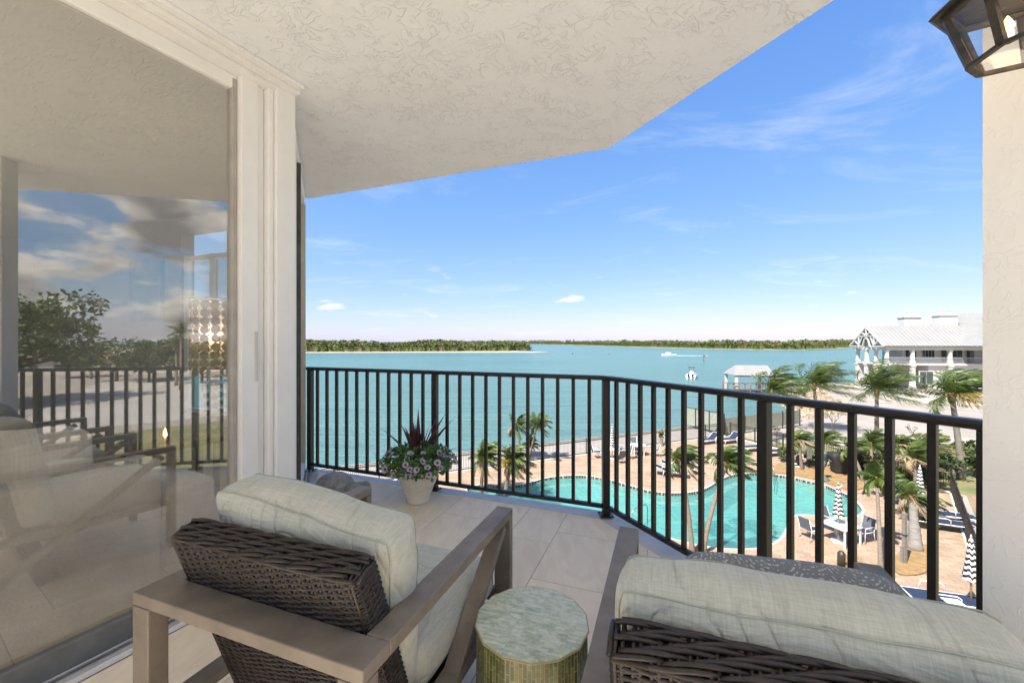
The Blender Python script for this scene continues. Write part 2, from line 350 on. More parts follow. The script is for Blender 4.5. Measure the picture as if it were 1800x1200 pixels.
# tiles: porcelain planks of two widths laid in columns
m_tile = M('porcelain_tile', (0.93, 0.79, 0.60), (0.81, 0.68, 0.505), 2.2, 0.50, 0.02, 30, stretch=(3.5, 1.0, 1), rnd=0.13, detail=8.0, distort=1.3, spec=0.2, rrange=0.15)
a, b, c = off_poly(-0.085)
inner = [tuple(p[:2]) for p in (dback + DN * 0.006, JAMB + DN * 0.006, a + W2N * 0.1, b, c - n_r * 0.0, wback)]
floor = bpy.data.objects.new('balcony_floor', None); col.objects.link(floor); struct(floor)
s_cols = []; s = -0.713
for w in [0.606] * 8: s_cols.append((s, w)); s += w
s = -0.713
for w in [0.303] + [0.606] * 7: s -= w; s_cols.append((s, w))
for ci, (s0, w) in enumerate(s_cols):
    t0 = 2.821 - 0.606 * 14 + (0.428 if ci % 2 == (0 if ci > 7 else 1) else 0.0)
    for k in range(26):
        ta = t0 + 0.606 * k; j = 0.0019
        quad = [E2 * (s0 + j) + E1 * (ta + j), E2 * (s0 + w - j) + E1 * (ta + j), E2 * (s0 + w - j) + E1 * (ta + 0.606 - j), E2 * (s0 + j) + E1 * (ta + 0.606 - j)]
        qd = [tuple(p[:2]) for p in quad]; poly = list(inner)
        for i in range(4):
            poly = clip(poly, qd[i], qd[(i + 1) % 4])
            if len(poly) < 3: break
        if len(poly) < 3: continue
        if abs(sum(poly[i][0] * poly[(i + 1) % len(poly)][1] - poly[(i + 1) % len(poly)][0] * poly[i][1] for i in range(len(poly)))) < 0.002: continue
        cx = sum(p[0] for p in poly) / len(poly); cy = sum(p[1] for p in poly) / len(poly)
        o = MB().prism([(p[0] - cx, p[1] - cy) for p in poly], 0, 0.012).build('floor_tile', m_tile, floor)
        o.location = (cx, cy, FZ - 0.012 + random.uniform(0, 0.0006))
grout = MB().prism(inner, FZ - 0.0118, FZ - 0.0016).build('grout', M('grout', (0.30, 0.26, 0.225), (0.25, 0.215, 0.19), 20, 0.9), floor)
# ceiling slab, with unseen building mass added above to keep sun off the balcony
a, b, c = off_poly(0.03)
dbc = P0 - DD * ((P0.y - ROOF_BACK) / DD.y); c = CORN + d_r * ((CORN.y - ROOF_BACK) / -d_r.y) + n_r * .03
cl = [tuple(p[:2]) for p in (dbc - DN * 0.3, JAMB - DN * 0.05, a - W2N * 0.05, a, b, c)]
struct(MB().prism(cl, CLG, CLG + 0.22).build('ceiling', m_ceil))
bt = thing('apartment_building', 'unseen pale stucco apartment building with upper storeys added to block the sun', 'building', (0, 0, 0))
MB().prism([tuple(p) for p in cl], CLG + 0.225, CLG + 2.2).build('upper_sun_block', m_wall, bt)
MB().prism([tuple(p[:2]) for p in (dbc - DN * 6, JAMB - DN * 6, JAMB - DN * 0.35, dbc - DN * 0.35)], CLG + 0.225, CLG + 3.2).build('room_sun_block', m_wall, bt)
lower = [tuple(p[:2]) for p in (dback - DN * 9, JAMB - DN * 9 , JAMB - DN * 0.6, dback - DN * 0.6)]
MB().prism(lower, -0.2, FZ - 0.25).build('lower_wall', m_wall, bt)

# ------------------------------------------------------------------ sliding glass door and its frame
door = thing('sliding_glass_door', 'large white framed sliding glass door mirroring clouds and railing', 'door', (P0.x, P0.y, FZ), -math.atan2(DD.x, DD.y))
# local: +y along the door (away), +x out of the room
Lj = 0.93; H = CLG - FZ
pane_x = -0.105; y0 = -2.5; yend = Lj - 0.285
tr = MB()
tr.box((-0.085, (y0 + Lj) / 2, 0.012), (0.17, Lj - y0, 0.022)); tr.build('sill', m_white, door)
for x in (-0.012, -0.040, -0.145):
    MB().box((x, (y0 + Lj - 0.3) / 2, 0.030), (0.010, Lj - 0.3 - y0, 0.018)).build('track_rail', m_silver, door)
f = MB(); bevel_box(f, (-0.026, (y0 + Lj - 0.30) / 2, 0.0265), (0.012, Lj - 0.30 - y0, 0.006), 0.002); f.build('track_groove', m_dark_frame, door)
f = MB(); bevel_box(f, (pane_x, (y0 + yend) / 2, 0.075), (0.05, yend - y0, 0.105), 0.006); f.build('bottom_rail', M('grey_rail', (0.20, 0.205, 0.20), (0.15, 0.155, 0.15), 10, 0.4), door)
f = MB(); bevel_box(f, (pane_x, (y0 + yend) / 2, H - 0.10), (0.05, yend - y0, 0.07), 0.006); f.build('top_rail', m_white, door)
f = MB(); bevel_box(f, (pane_x, yend - 0.012, H / 2), (0.052, 0.028, H - 0.16), 0.005); f.build('pane_stile', M('stile_grey', (0.42, 0.40, 0.37), (0.36, 0.34, 0.32), 8, 0.4), door)
# stepped head trim against the ceiling
for (xa, xb, za, zb) in ((-0.17, 0.0, H - 0.065, H - 0.002), (0.002, 0.045, H - 0.045, H - 0.002), (0.047, 0.085, H - 0.025, H - 0.002)):
    f = MB(); bevel_box(f, ((xa + xb) / 2, (y0 + Lj) / 2, (za + zb) / 2), (xb - xa, Lj - y0, zb - za), 0.004); f.build('head_trim', m_white, door)
# jamb: stepped stiles
for (ya, yb, xa, xb, nm) in ((Lj - 0.283, Lj - 0.19, -0.15, -0.045, 'stile'), (Lj - 0.188, Lj - 0.15, -0.15, -0.062, 'stile'), (Lj - 0.148, Lj - 0.118, -0.15, -0.020, 'jamb'), (Lj - 0.116, Lj, -0.15, 0.004, 'jamb')):
    f = MB(); bevel_box(f, ((xa + xb) / 2, (ya + yb) / 2, H / 2), (xb - xa, yb - ya, H - 0.005), 0.005); o = f.build(nm, m_white, door)
f = MB(); bevel_box(f, (-0.041, Lj - 0.205, 1.25), (0.010, 0.016, 0.27), 0.003)
hd = f.build('handle', M('handle_white', (0.62, 0.61, 0.59), (0.52, 0.51, 0.5), 9, 0.4), door)
MB().box((pane_x, (y0 + yend - 0.02) / 2, H / 2 - 0.01), (0.008, yend - 0.02 - y0, H - 0.26)).build('glass_pane', m_door_glass, door)

# second glazed wall, seen edge-on beside the jamb
L2 = (LEFT - JAMB).length - 0.06
win = thing('side_window', 'narrow side window seen edge-on between door jamb and railing end', 'window', (JAMB.x, JAMB.y, FZ), -math.atan2(W2.x, W2.y))
MB().box((-0.06, L2 / 2, H / 2), (0.008, L2 - 0.12, H - 0.25)).build('glass_pane', m_win_glass, win)
for z in (0.06, H - 0.07):
    f = MB(); bevel_box(f, (-0.06, L2 / 2 + 0.02, z), (0.07, L2 - 0.06, 0.10), 0.005); f.build('frame_rail', m_white, win)
f = MB(); bevel_box(f, (-0.06, L2 - 0.03, H / 2), (0.08, 0.055, H - 0.24), 0.005); f.build('frame_stile', M('beige_stile', (0.60, 0.52, 0.42), (0.5, 0.44, 0.36), 6, 0.5), win)
f = MB(); bevel_box(f, (-0.025, L2 * 0.42, H / 2), (0.03, 0.03, H - 0.24), 0.004); f.build('mullion', m_dark_frame, win)
f = MB(); bevel_box(f, (-0.02, L2 * 0.14, H / 2), (0.02, 0.02, H - 0.24), 0.004); f.build('mullion', m_white, win)
for x in (0.0, 0.03): MB().box((x, L2 / 2 + 0.2, 0.02), (0.014, L2 - 0.5, 0.035)).build('track_rail', m_silver, win)

# ------------------------------------------------------------------ wall at the right end
PIER = Vector((0.93, 0.815, 0))                                   # the pier's outer left edge
pp_ = [PIER, PIER + n_r * 0.14, PIER + n_r * 0.14 + d_r * 0.55, PIER + d_r * 0.55]
struct(MB().prism([tuple(p[:2]) for p in pp_], FZ - 0.012, CLG + 0.02).build('wall_pier', m_pier))

# ------------------------------------------------------------------ balcony railing
rail = thing('balcony_railing', 'black bronze metal balcony railing with square balusters and angled corner', 'railing', (CORN.x, CORN.y, FZ))
LL = (LEFT - CORN); LR = (REND - CORN)
def post(p, w, ang, z0=0.0, z1=1.035, nm='post'):
    f = MB(); bevel_box(f, (0, 0, (z0 + z1) / 2), (w, w, z1 - z0), 0.004 if w > 0.04 else 0.0025)
    if nm == 'post':
        bevel_box(f, (0, 0, 0.004), (w * 1.9, w * 1.9, 0.008), 0.002)
        for sx in (-1, 1):
            for sy in (-1, 1): f.lathe([(0.006, 0.008), (0.006, 0.013), (0.003, 0.014)], 6, (sx * w * .74, sy * w * .74, 0))
    o = f.build(nm, m_rail, rail); o.location = (p.x, p.y, 0); o.rotation_euler = (0, 0, ang); return o
DBK = dback - CORN; DBK.z = 0; ab = 0.0
al = math.atan2(d_l.y, d_l.x); ar = math.atan2(d_r.y, d_r.x)
post(Vector((0, 0, 0)), 0.054, (al + ar) / 2 + R(45)); post(LL - d_l * 0.03, 0.05, al); post(LL * 0.5, 0.05, al)
nr_ = 60
for k in (10, 21, 32, 43, 54): post(LR * (k / nr_), 0.05, ar)
post(LR - d_r * 0.03, 0.05, ar)
me_b = None
for (vec, n, skip, ang) in ((LL, 24, (12,), al), (LR, nr_, (10, 21, 32, 43, 54), ar), (DBK, 64, (16, 32, 48), ab)):
    for k in range(1, n):
        if k in skip: continue
        p = vec * (k / n) if vec is not DBK else LR.lerp(DBK, k / n)
        if me_b is None: o = post(p, 0.0255, ang, 0.082, 1.035, 'baluster'); me_b = o.data
        else: o = link('baluster', me_b, rail); o.location = (p.x, p.y, 0); o.rotation_euler = (0, 0, ang)
f = MB(); bevel_bar(f, LR + Vector((0, 0, 1.053)), DBK + Vector((0, 0, 1.053)), 0.066, 0.034, 0.012); f.build('top_rail', m_rail, rail)
f = MB(); bevel_bar(f, LR + Vector((0, 0, .068)), DBK + Vector((0, 0, .068)), 0.034, 0.03, 0.004); f.build('bottom_rail', m_rail, rail)
for k in (0.25, .5, .75): post(LR.lerp(DBK, k), .05, ab)
for vec in (LL, LR):
    d = vec.normalized()
    f = MB(); bevel_bar(f, Vector((0, 0, 1.053)) - d * 0.0, vec + Vector((0, 0, 1.053)) + d * 0.008, 0.066, 0.034, 0.012); f.build('top_rail', m_rail, rail)
    f = MB(); bevel_bar(f, d * 0.028 + Vector((0, 0, 0.068)), vec - d * 0.055 + Vector((0, 0, 0.068)), 0.034, 0.03, 0.004); f.build('bottom_rail', m_rail, rail)

# ------------------------------------------------------------------ the room behind the glass
RZ = FZ + 0.0
far_a = LEFT - W2N * 0.06; far_d = -E2
RB = P0 - DD * 2.6
room_poly = [RB - DN * 0.18, P0 + DD * (Lj - 0.02) - DN * 0.18, LEFT - W2N * 0.12 - E1 * 0.02, LEFT - W2N * 0.12 + far_d * 5.0 - E1 * 0.02, RB - DN * 5.0]
rp = [tuple(p[:2]) for p in room_poly]
struct(MB().prism(rp, RZ - 0.22, RZ - 0.02).build('room_floor', M('room_floor_wood', (0.60, 0.53, 0.45), (0.54, 0.47, 0.40), 3, 0.35, stretch=(1, 8, 1))))
struct(MB().prism(rp, CLG - 0.05, CLG + 0.2).build('room_ceiling', M('room_ceiling_paint', (0.55, 0.54, 0.52), (0.5, 0.49, 0.47), 2, .8)))
m_room = M('room_paint', (0.46, 0.45, 0.43), (0.42, 0.41, 0.39), 2, 0.8)
fa = LEFT - W2N * 0.12 - E1 * 0.02
def wall_piece(parent, s0, s1, z0, z1, mat=m_room, nm='panel', th=0.15):
    p = fa + far_d * s0; q = fa + far_d * s1
    return MB().prism([tuple(x[:2]) for x in (p, q, q + E1 * th, p + E1 * th)], z0, z1).build(nm, mat, parent)
rw = struct(MB().prism([tuple(x[:2]) for x in (fa + far_d * 1.75, fa + far_d * 5.0, fa + far_d * 5.0 + E1 * 0.15, fa + far_d * 1.75 + E1 * 0.15)], RZ - .03, CLG - 0.02).build('room_wall', m_room))
wall_piece(rw, 0.0, 0.8, RZ - .03, CLG - 0.02); wall_piece(rw, 0.8, 1.75, RZ - .03, RZ + 0.5); wall_piece(rw, 0.8, 1.75, CLG - 0.22, CLG - 0.02)
iw = thing('room_window', 'white framed window on the far side of the room behind the glass door', 'window', (fa + far_d * 1.275 + E1 * 0.06).to_tuple()[:2] + (RZ + 0.5,), -TH)
for x in (-0.44, 0.0, 0.44): MB().box((x, 0, 0.93), (0.055, 0.06, 1.80)).build('frame_stile', m_white, iw)
for z in (0.03, 1.80): MB().box((0, 0.0, z), (0.82, 0.05, 0.05)).build('frame_rail', m_white, iw)
for x in (-0.22, 0.22): MB().box((x, 0.0, 0.915), (0.36, 0.006, 1.70)).build('pane', m_win_glass, iw)
bw = [RB - DN * 5.0, fa + far_d * 5.0, fa + far_d * 5.15, RB - DN * 5.2]
struct(MB().prism([tuple(p[:2]) for p in bw], RZ - .03, CLG - 0.02).build('room_wall_back', m_room))
rwn = thing('added_end_window', 'wide white framed window wall added at the unseen room end to let sun in', 'window', (RB.x, RB.y, RZ - .02), -math.atan2(DD.x, DD.y))  # unseen glazing added so sun brightens the room and sofa
for k in range(5): MB().box((-0.22 - k * 1.18, -.05, H / 2 - .02), (.07, .07, H - .02)).build('frame_stile', m_white, rwn)
for z in (.05, H - .08):
    for k in range(4): MB().box((-0.81 - k * 1.18, -.05, z), (1.10, .06, .08)).build('frame_rail', m_white, rwn)
for k in range(4): MB().box((-0.81 - k * 1.18, -.05, H / 2 - .02), (1.10, .008, H - .22)).build('pane', m_win_glass, rwn)
pic = MB(); pic.box((0, 0, 0), (0.62, 0.03, 0.75)); 
pp = fa + far_d * 2.35 - E1 * 0.02
po = tag(pic.build('wall_picture', M('picture_blue', (0.26, 0.31, 0.34), (0.36, 0.40, 0.42), 3, 0.5, detail=3)), 'pale blue grey picture on the room wall seen through the door glass', 'picture'); po.location = (pp.x, pp.y, CZ + 0.62); po.rotation_euler = (0, 0, -TH)

def cushion(w, d, h, puff=0.03, seed=0, n=14, rnd=0.35, wr=0.006, wscale=7.0):
    'soft box centred on its base, returns MB'
    mb = MB(); idx = {}; vs = []; fs = []
    def vert(i, j, k):
        key = (i, j, k)
        if key in idx: return idx[key]
        x, y, z = 2 * i / n - 1, 2 * j / n - 1, (-1, -.86, -.42, 0, .42, .86, 1)[k]
        # rounded box
        r = rnd * h; p = Vector((x * w / 2, y * d / 2, z * h / 2))
        q = Vector((max(-w / 2 + r, min(w / 2 - r, p.x)), max(-d / 2 + r, min(d / 2 - r, p.y)), max(-h / 2 + r, min(h / 2 - r, p.z))))
        dv = p - q
        if dv.length > 1e-6:
            L = dv.length; dv = dv.normalized() * min(L, r) if L > r else dv
            p = q + dv
        bx = (1 - x * x); by = (1 - y * y); bz = (1 - z * z)
        p.z += puff * bx * by * (1 if z > 0 else -0.3) * abs(z); p.y += puff * 0.7 * bx * bz * y; p.x += puff * 0.5 * by * bz * x
        nn = noise.noise_vector(Vector((p.x * wscale + seed * 11.3, p.y * wscale, p.z * wscale)))
        p += nn * wr * 1.6 + noise.noise_vector(Vector((p.x * wscale * 0.6, p.y * wscale * 3 + seed * 7, p.z * wscale))) * wr
        vs.append(p + Vector((0, 0, h / 2))); idx[key] = len(vs) - 1; return idx[key]
    K = 6
    for i in range(n):
        for j in range(n):
            fs.append((vert(i, j, 0), vert(i, j + 1, 0), vert(i + 1, j + 1, 0), vert(i + 1, j, 0)))
            fs.append((vert(i, j, K), vert(i + 1, j, K), vert(i + 1, j + 1, K), vert(i, j + 1, K)))
    for k in range(K):
        for i in range(n):
            fs.append((vert(i, 0, k), vert(i + 1, 0, k), vert(i + 1, 0, k + 1), vert(i, 0, k + 1)))
            fs.append((vert(i, n, k), vert(i, n, k + 1), vert(i + 1, n, k + 1), vert(i + 1, n, k)))
            fs.append((vert(0, i, k), vert(0, i, k + 1), vert(0, i + 1, k + 1), vert(0, i + 1, k)))
            fs.append((vert(n, i, k), vert(n, i + 1, k), vert(n, i + 1, k + 1), vert(n, i, k + 1)))
    mb.add(vs, fs); mb.seams = []
    for k in (1, K - 1):
        lp_ = [vert(i, 0, k) for i in range(n)] + [vert(n, j, k) for j in range(n)] + [vert(i, n, k) for i in range(n, 0, -1)] + [vert(0, j, k) for j in range(n, 0, -1)]
        mb.seams.append([vs[i].copy() for i in lp_])
    return mb
def soften(o, lv=1):
    m = o.modifiers.new('subsurf', 'SUBSURF'); m.levels = lv; m.render_levels = lv; return o
# sofa with its back to the glass
sp = P0 - DN * 0.30 + DD * (-0.64)
sofa = thing('sofa', 'pale grey woven fabric sofa standing with its back against the door glass', 'sofa', (sp.x, sp.y, RZ - 0.02), -math.atan2(DD.x, DD.y))
# local +y along the door, -x into the room
f = MB(); bevel_box(f, (-0.45, 0, 0.27), (0.84, 2.72, 0.36), 0.03, seg=3); soften(f.build('seat_base', m_sofa, sofa, True), 1)
f = MB(); bevel_box(f, (-0.10, -0.145, 0.41), (0.20, 2.39, 0.70), 0.03, seg=3); f.build('backrest', m_sofa, sofa, True)
f = MB(); bevel_box(f, (-0.44, 1.19, 0.34), (0.82, 0.26, 0.50), 0.04, seg=3); f.build('armrest', m_sofa, sofa, True)
f = MB(); bevel_box(f, (-0.44, -1.48, 0.34), (0.82, 0.24, 0.50), 0.04, seg=3); f.build('armrest', m_sofa, sofa, True)
for y in (-0.95, -0.20, 0.48):
    o = soften(cushion(0.70, 0.50, 0.17, 0.03, int(y * 10)).build('back_cushion', m_sofa, sofa, True)); o.location = (-0.30, y, 0.72); o.rotation_euler = (0, R(62), 0); o.rotation_euler = (R(90), R(0), R(90)); o.location = (-0.28, y, 0.70)
for (x, y) in ((-0.08, 1.2), (-0.08, -1.5), (-0.8, 1.2), (-0.8, -1.5)): MB().box((x, y, 0.045), (0.06, 0.06, 0.09)).build('leg', m_dark_frame, sofa)
# lamp of shell discs
lp = Vector((-0.722 * 3.05, 3.05, 0))
lamp = thing('shell_lamp', 'lit standing lamp of hanging capiz shell discs inside the room', 'lamp', (lp.x, lp.y, RZ - 0.02))
m_capiz = M('capiz_shell', (0.50, 0.47, 0.41), (0.40, 0.37, 0.32), 30, 0.3, trans=0.35)
MB().lathe([(0.15, 0), (0.15, 0.02), (0.03, 0.035), (0.012, 0.05), (0.012, 1.60), (0.0, 1.61)], 16).build('stand', m_silver, lamp, True)
f = MB(); f.tube([(0.145 * math.cos(k * math.pi / 12), 0.145 * math.sin(k * math.pi / 12), 1.66) for k in range(24)], 0.007, 6, closed=True)
for k in range(3): f.bar((0, 0, 1.60), (0.145 * math.cos(k * 2.094), 0.145 * math.sin(k * 2.094), 1.66), 0.006, 0.006)
f.build('top_ring', m_silver, lamp, True)
disc = MB().lathe([(0.031, -0.001), (0.031, 0.001)], 14).build('shell_disc', m_capiz, lamp); me_d = disc.data; first = True
for row in range(9):
    for k in range(14):
        a_ = 2 * math.pi * k / 14 + random.uniform(-.03, .03)
        o = disc if first else link('shell_disc', me_d, lamp); first = False
        o.location = (0.142 * math.cos(a_), 0.142 * math.sin(a_), 1.615 - row * 0.060); o.rotation_euler = (R(90), R(90), a_ + random.uniform(-.25, .25)); o.rotation_euler = Euler((0, R(90 + random.uniform(-6, 6)), a_ + random.uniform(-.2, .2)))
for k in range(5):
    a_ = k * 1.256 + .4
    for r_ in range(8):
        o = link('shell_disc', me_d, lamp); o.location = (0.07 * math.cos(a_), 0.07 * math.sin(a_), 1.08 - r_ * 0.064); o.rotation_euler = (0, R(90), a_ + random.uniform(-.6, .6)); o.scale = (0.7, 0.7, 1)
m_bulb = emis('lamp_bulb', (1.0, 0.52, 0.16), 7)
for (x, y, z) in ((0.03, -0.02, 1.34), (-0.04, 0.03, 1.36)): MB().lathe([(0.004, -0.03), (0.013, -0.02), (0.016, 0.0), (0.011, 0.025), (0.002, 0.045)], 10, (x, y, z)).build('bulb', m_bulb, lamp, True)
ld = bpy.data.lights.new('shell_lamp_light', 'POINT'); ld.energy = 2.5; ld.color = (1, 0.76, 0.50); ld.shadow_soft_size = 0.05
lo = bpy.data.objects.new('shell_lamp_light', ld); col.objects.link(lo); lo.parent = lamp; lo.location = (0, 0, 1.42)
cd = thing('candle', 'small lit candle in a glass cup behind the sofa arm', 'candle', (lp.x + 0.10, lp.y - 0.55, RZ + 0.7185))
MB().lathe([(0.035, 0), (0.04, 0.06), (0.036, 0.06), (0.03, 0.03)], 14).build('cup', m_lamp_glass, cd, True)
MB().lathe([(0.001, 0.03), (0.010, 0.045), (0.007, 0.065), (0.001, 0.09)], 8).build('flame', m_bulb, cd, True)
ct = thing('console_table', 'low wooden console table behind the sofa carrying the lit candle', 'table', (lp.x + 0.10, lp.y - 0.50, RZ - 0.02), -math.atan2(DD.x, DD.y))
f = MB(); bevel_box(f, (0, 0, 0.72), (0.26, 0.46, 0.035), 0.006); f.build('tabletop', m_frame, ct)
for sx in (-0.10, 0.10):
    for sy in (-0.2, 0.2): MB().box((sx, sy, 0.351), (0.03, 0.03, 0.70)).build('leg', m_frame, ct)
# ------------------------------------------------------------------ lounge chairs
CW, CD, CA = 0.775, 0.895, 0.65
def weave_panel(parent):
    'woven back: local x across, y forward, z up along the slope; rear face at y = 0'
    w, h, t = 0.635, 0.832, 0.075; sp = 0.031
    core = MB(); bevel_box(core, (0, t / 2, h / 2), (w - 0.016, t - 0.016, h - 0.016), 0.012); core.build('added_backing', m_wicker_in, parent)  # dark box added inside the weave to block light through its gaps
    mb = MB(); ns = int(w / sp); rowh = 0.0090; rows = int((h - 0.012) / rowh)
    for k in range(rows):
        z = 0.008 + k * rowh; ph = (k % 2) * math.pi; pts = []
        zj = random.uniform(-0.0012, 0.0012)
        def wob(s): return 0.0034 * math.cos(math.pi * s / sp + ph)
        tot = w + 2 * t; n = int(tot / (sp * 0.5))
        for i in range(n + 1):
            s = -t + tot * i / n; o = wob(s)
            zz_ = z + zj + 0.0016 * math.sin(math.pi * s / sp * 0.5 + k * 0.5)
            if s < 0: pts.append((-w / 2 - o * 0.7, -s, zz_))
            elif s > w: pts.append((w / 2 + o * 0.7, s - w, zz_))
            else:
                c = min(s, w - s); r = 0.012; yb = 0.0 if c > r else (r - c) * 0.55
                pts.append((-w / 2 + s, -o + yb, zz_))
        mb.tube(pts, 0.0049, 5, True)
    # paired stakes, shown where the weave opens and over the top edge
    for i in range(ns + 1):
        for dx in (-0.006, 0.006):
            x = -w / 2 + 0.012 + (w - 0.024) * i / ns + dx
            mb.tube([(x, 0.002, 0.0), (x, 0.001, h * 0.5), (x, 0.0, h - 0.012), (x, 0.008, h - 0.003), (x, 0.03, h - 0.0005), (x, t - 0.01, h - 0.001), (x, t - 0.002, h - 0.012), (x, t, h * 0.7)], 0.0042, 5)
    for i in range(4):
        for s in (-1, 1): mb.tube([(s * w / 2, 0.012 + i * 0.017, 0.0), (s * w / 2, 0.012 + i * 0.017, h - 0.006)], 0.004, 5)
    # long strands crossing the top edge on the diagonal
    for j in range(-1, 5):
        for i in range(-1, int(w / .0425)):
            if (i + j) % 2: continue
            x0 = -w / 2 + 0.012 + (w - 0.024) * (i - 0.35) / int(w / .0425); pts = []
            for q in range(9):
                f_ = q / 8; x = x0 + f_ * 0.0425 * 3.1; y = 0.004 + j * 0.0150 + (1 - f_) * 0.0 + f_ * 0.0185 + 0.006
                if x < -w / 2 - 0.002 or x > w / 2 + 0.002: continue
                y = max(0.003, min(t - 0.003, y)); zz_ = h + 0.0085 * math.sin(math.pi * f_) - 0.003 - 2.2 * max(0, 0.011 - y) ** 1.15
                pts.append((x, y, zz_))
            if len(pts) > 2: mb.tube(pts, 0.0050, 6)
    mb.tube([(-w / 2, 0.004, h - 0.009), (0, 0.001, h - 0.007), (w / 2, 0.004, h - 0.009)], 0.0062, 6)
    mb.tube([(-w / 2 - .002, 0.006, h - 0.009), (-w / 2 - .003, t / 2, h - 0.004), (-w / 2 - .002, t - 0.004, h - 0.008)], 0.0062, 6)
    mb.tube([(w / 2 + .002, 0.006, h - 0.009), (w / 2 + .003, t / 2, h - 0.004), (w / 2 + .002, t - 0.004, h - 0.008)], 0.0062, 6)
    return mb.build('wicker_strands', m_wicker, parent, True, kind='stuff')
def make_chair(label, loc, seed, slump=0.0):
    ch = thing('lounge_chair', label, 'armchair', loc, -TH, 'sage cushioned wicker lounge chairs')
    fw = 0.068; th = 0.034; hx = CW / 2
    f = MB(); bevel_box(f, (0, 0.045, CA - th / 2), (CW, 0.090, th), 0.003); f.build('rear_rail', m_frame, ch)
    for s in (-1, 1):
        f = MB(); bevel_box(f, (s * (hx - fw / 2), (CD + 0.091) / 2, CA - th / 2), (fw, CD - 0.091, th), 0.003); f.build('arm', m_frame, ch)
        f = MB(); bevel_box(f, (s * (hx - fw / 2), th / 2 + 0.008, (CA - th - 0.001) / 2), (fw, th + 0.016, CA - th - 0.002), 0.003); f.build('rear_leg', m_frame, ch)
        f = MB(); bevel_box(f, (s * (hx - fw / 2), CD - th / 2, (CA - th - 0.001) / 2), (fw, th, CA - th - 0.002), 0.003); f.build('front_leg', m_frame, ch)
        f = MB(); bevel_box(f, (s * (hx - fw / 2), CD / 2 + 0.008, 0.295), (fw - 0.006, CD - 2 * th - 0.02, 0.032), 0.003); f.build('side_rail', m_frame, ch)
        f = MB(); bevel_bar(f, (s * (hx - fw / 2), CD - th - 0.03, CA - th - 0.022), (s * (hx - fw / 2), th + 0.05, 0.025), fw - 0.012, 0.030, 0.003); f.build('diagonal_brace', m_frame, ch)
    f = MB(); bevel_box(f, (0, CD - th / 2, 0.295), (CW - 2 * fw - 0.002, th - 0.004, 0.05), 0.003); f.build('front_rail', m_frame, ch)
    f = MB(); bevel_box(f, (0, 0.54, 0.265), (CW - 2 * fw - 0.004, 0.60, 0.02), 0.003); f.build('seat_deck', m_wicker_in, ch)
    # reclined woven back
    pn = bpy.data.objects.new('woven_back', None); col.objects.link(pn); pn.parent = ch
    pn.location = (0.0, 0.315, 0.0); pn.rotation_euler = (R(18.5), 0, 0)
    weave_panel(pn)
    # cushions
    o = soften(cushion(CW - 2 * fw - 0.008, 0.575, 0.165, 0.022, seed, wr=0.004).build('seat_cushion', m_cush, ch, True)); o.location = (0, 0.612, 0.285)
    cm = cushion(0.64, 0.56, 0.150, 0.045, seed + 3, n=20, rnd=0.26, wr=0.0060, wscale=8.0)
    bc = soften(cm.build('back_cushion', m_cush, ch, True))
    bc.rotation_euler = (R(90 + 10), R(5.5 if slump == 0 else 0), 0); bc.location = (-0.012 if slump == 0 else 0.0, 0.345, 0.612 - slump * .4)     # stands on its long edge
    for lp_ in cm.seams: MB().tube(lp_, 0.0019, 6, closed=True).build('piping', m_seam, bc, True)
    return ch
ch1 = make_chair('sage cushioned wicker lounge chair beside the sliding glass door', (-0.672, 0.989, FZ), 1)
ch2 = make_chair('sage cushioned wicker lounge chair holding a grey patterned pillow', (0.450, 0.555, FZ), 5, 0.045)
# patterned throw pillow
m_pil = bpy.data.materials.new('dotted_rings'); m_pil.use_nodes = True; nt = m_pil.node_tree; b = bsdf(m_pil); inp(b, Roughness=0.9)
tcn = N(nt, 'ShaderNodeTexCoord')
vo = N(nt, 'ShaderNodeTexVoronoi', feature='F1'); inp(vo, Scale=9.0, Randomness=0.8); nt.links.new(tcn.outputs['Object'], vo.inputs['Vector'])
rings = math_n(nt, 'SINE', math_n(nt, 'MULTIPLY', vo.outputs['Distance'], 85.0))
dots = N(nt, 'ShaderNodeTexVoronoi', feature='F1'); inp(dots, Scale=150.0); nt.links.new(tcn.outputs['Object'], dots.inputs['Vector'])
mask = math_n(nt, 'MULTIPLY', math_n(nt, 'GREATER_THAN', rings, 0.25), math_n(nt, 'LESS_THAN', dots.outputs['Distance'], 0.45))
nt.links.new(mixc(nt, mask, (0.19, 0.205, 0.215), (0.46, 0.48, 0.47)), b.inputs['Base Color'])
pw = soften(cushion(0.44, 0.42, 0.13, 0.03, 9, rnd=0.45, wr=0.004).build('throw_pillow', m_pil, None, True))
tag(pw, 'grey throw pillow with dotted ring pattern leaning on the chair cushion', 'pillow')
q = Vector((0.459, 0.581, FZ)) + E2 * 0.015 + E1 * 0.465; pw.location = (q.x, q.y, FZ + 0.668); pw.rotation_euler = (R(112), 0, -TH + R(3))

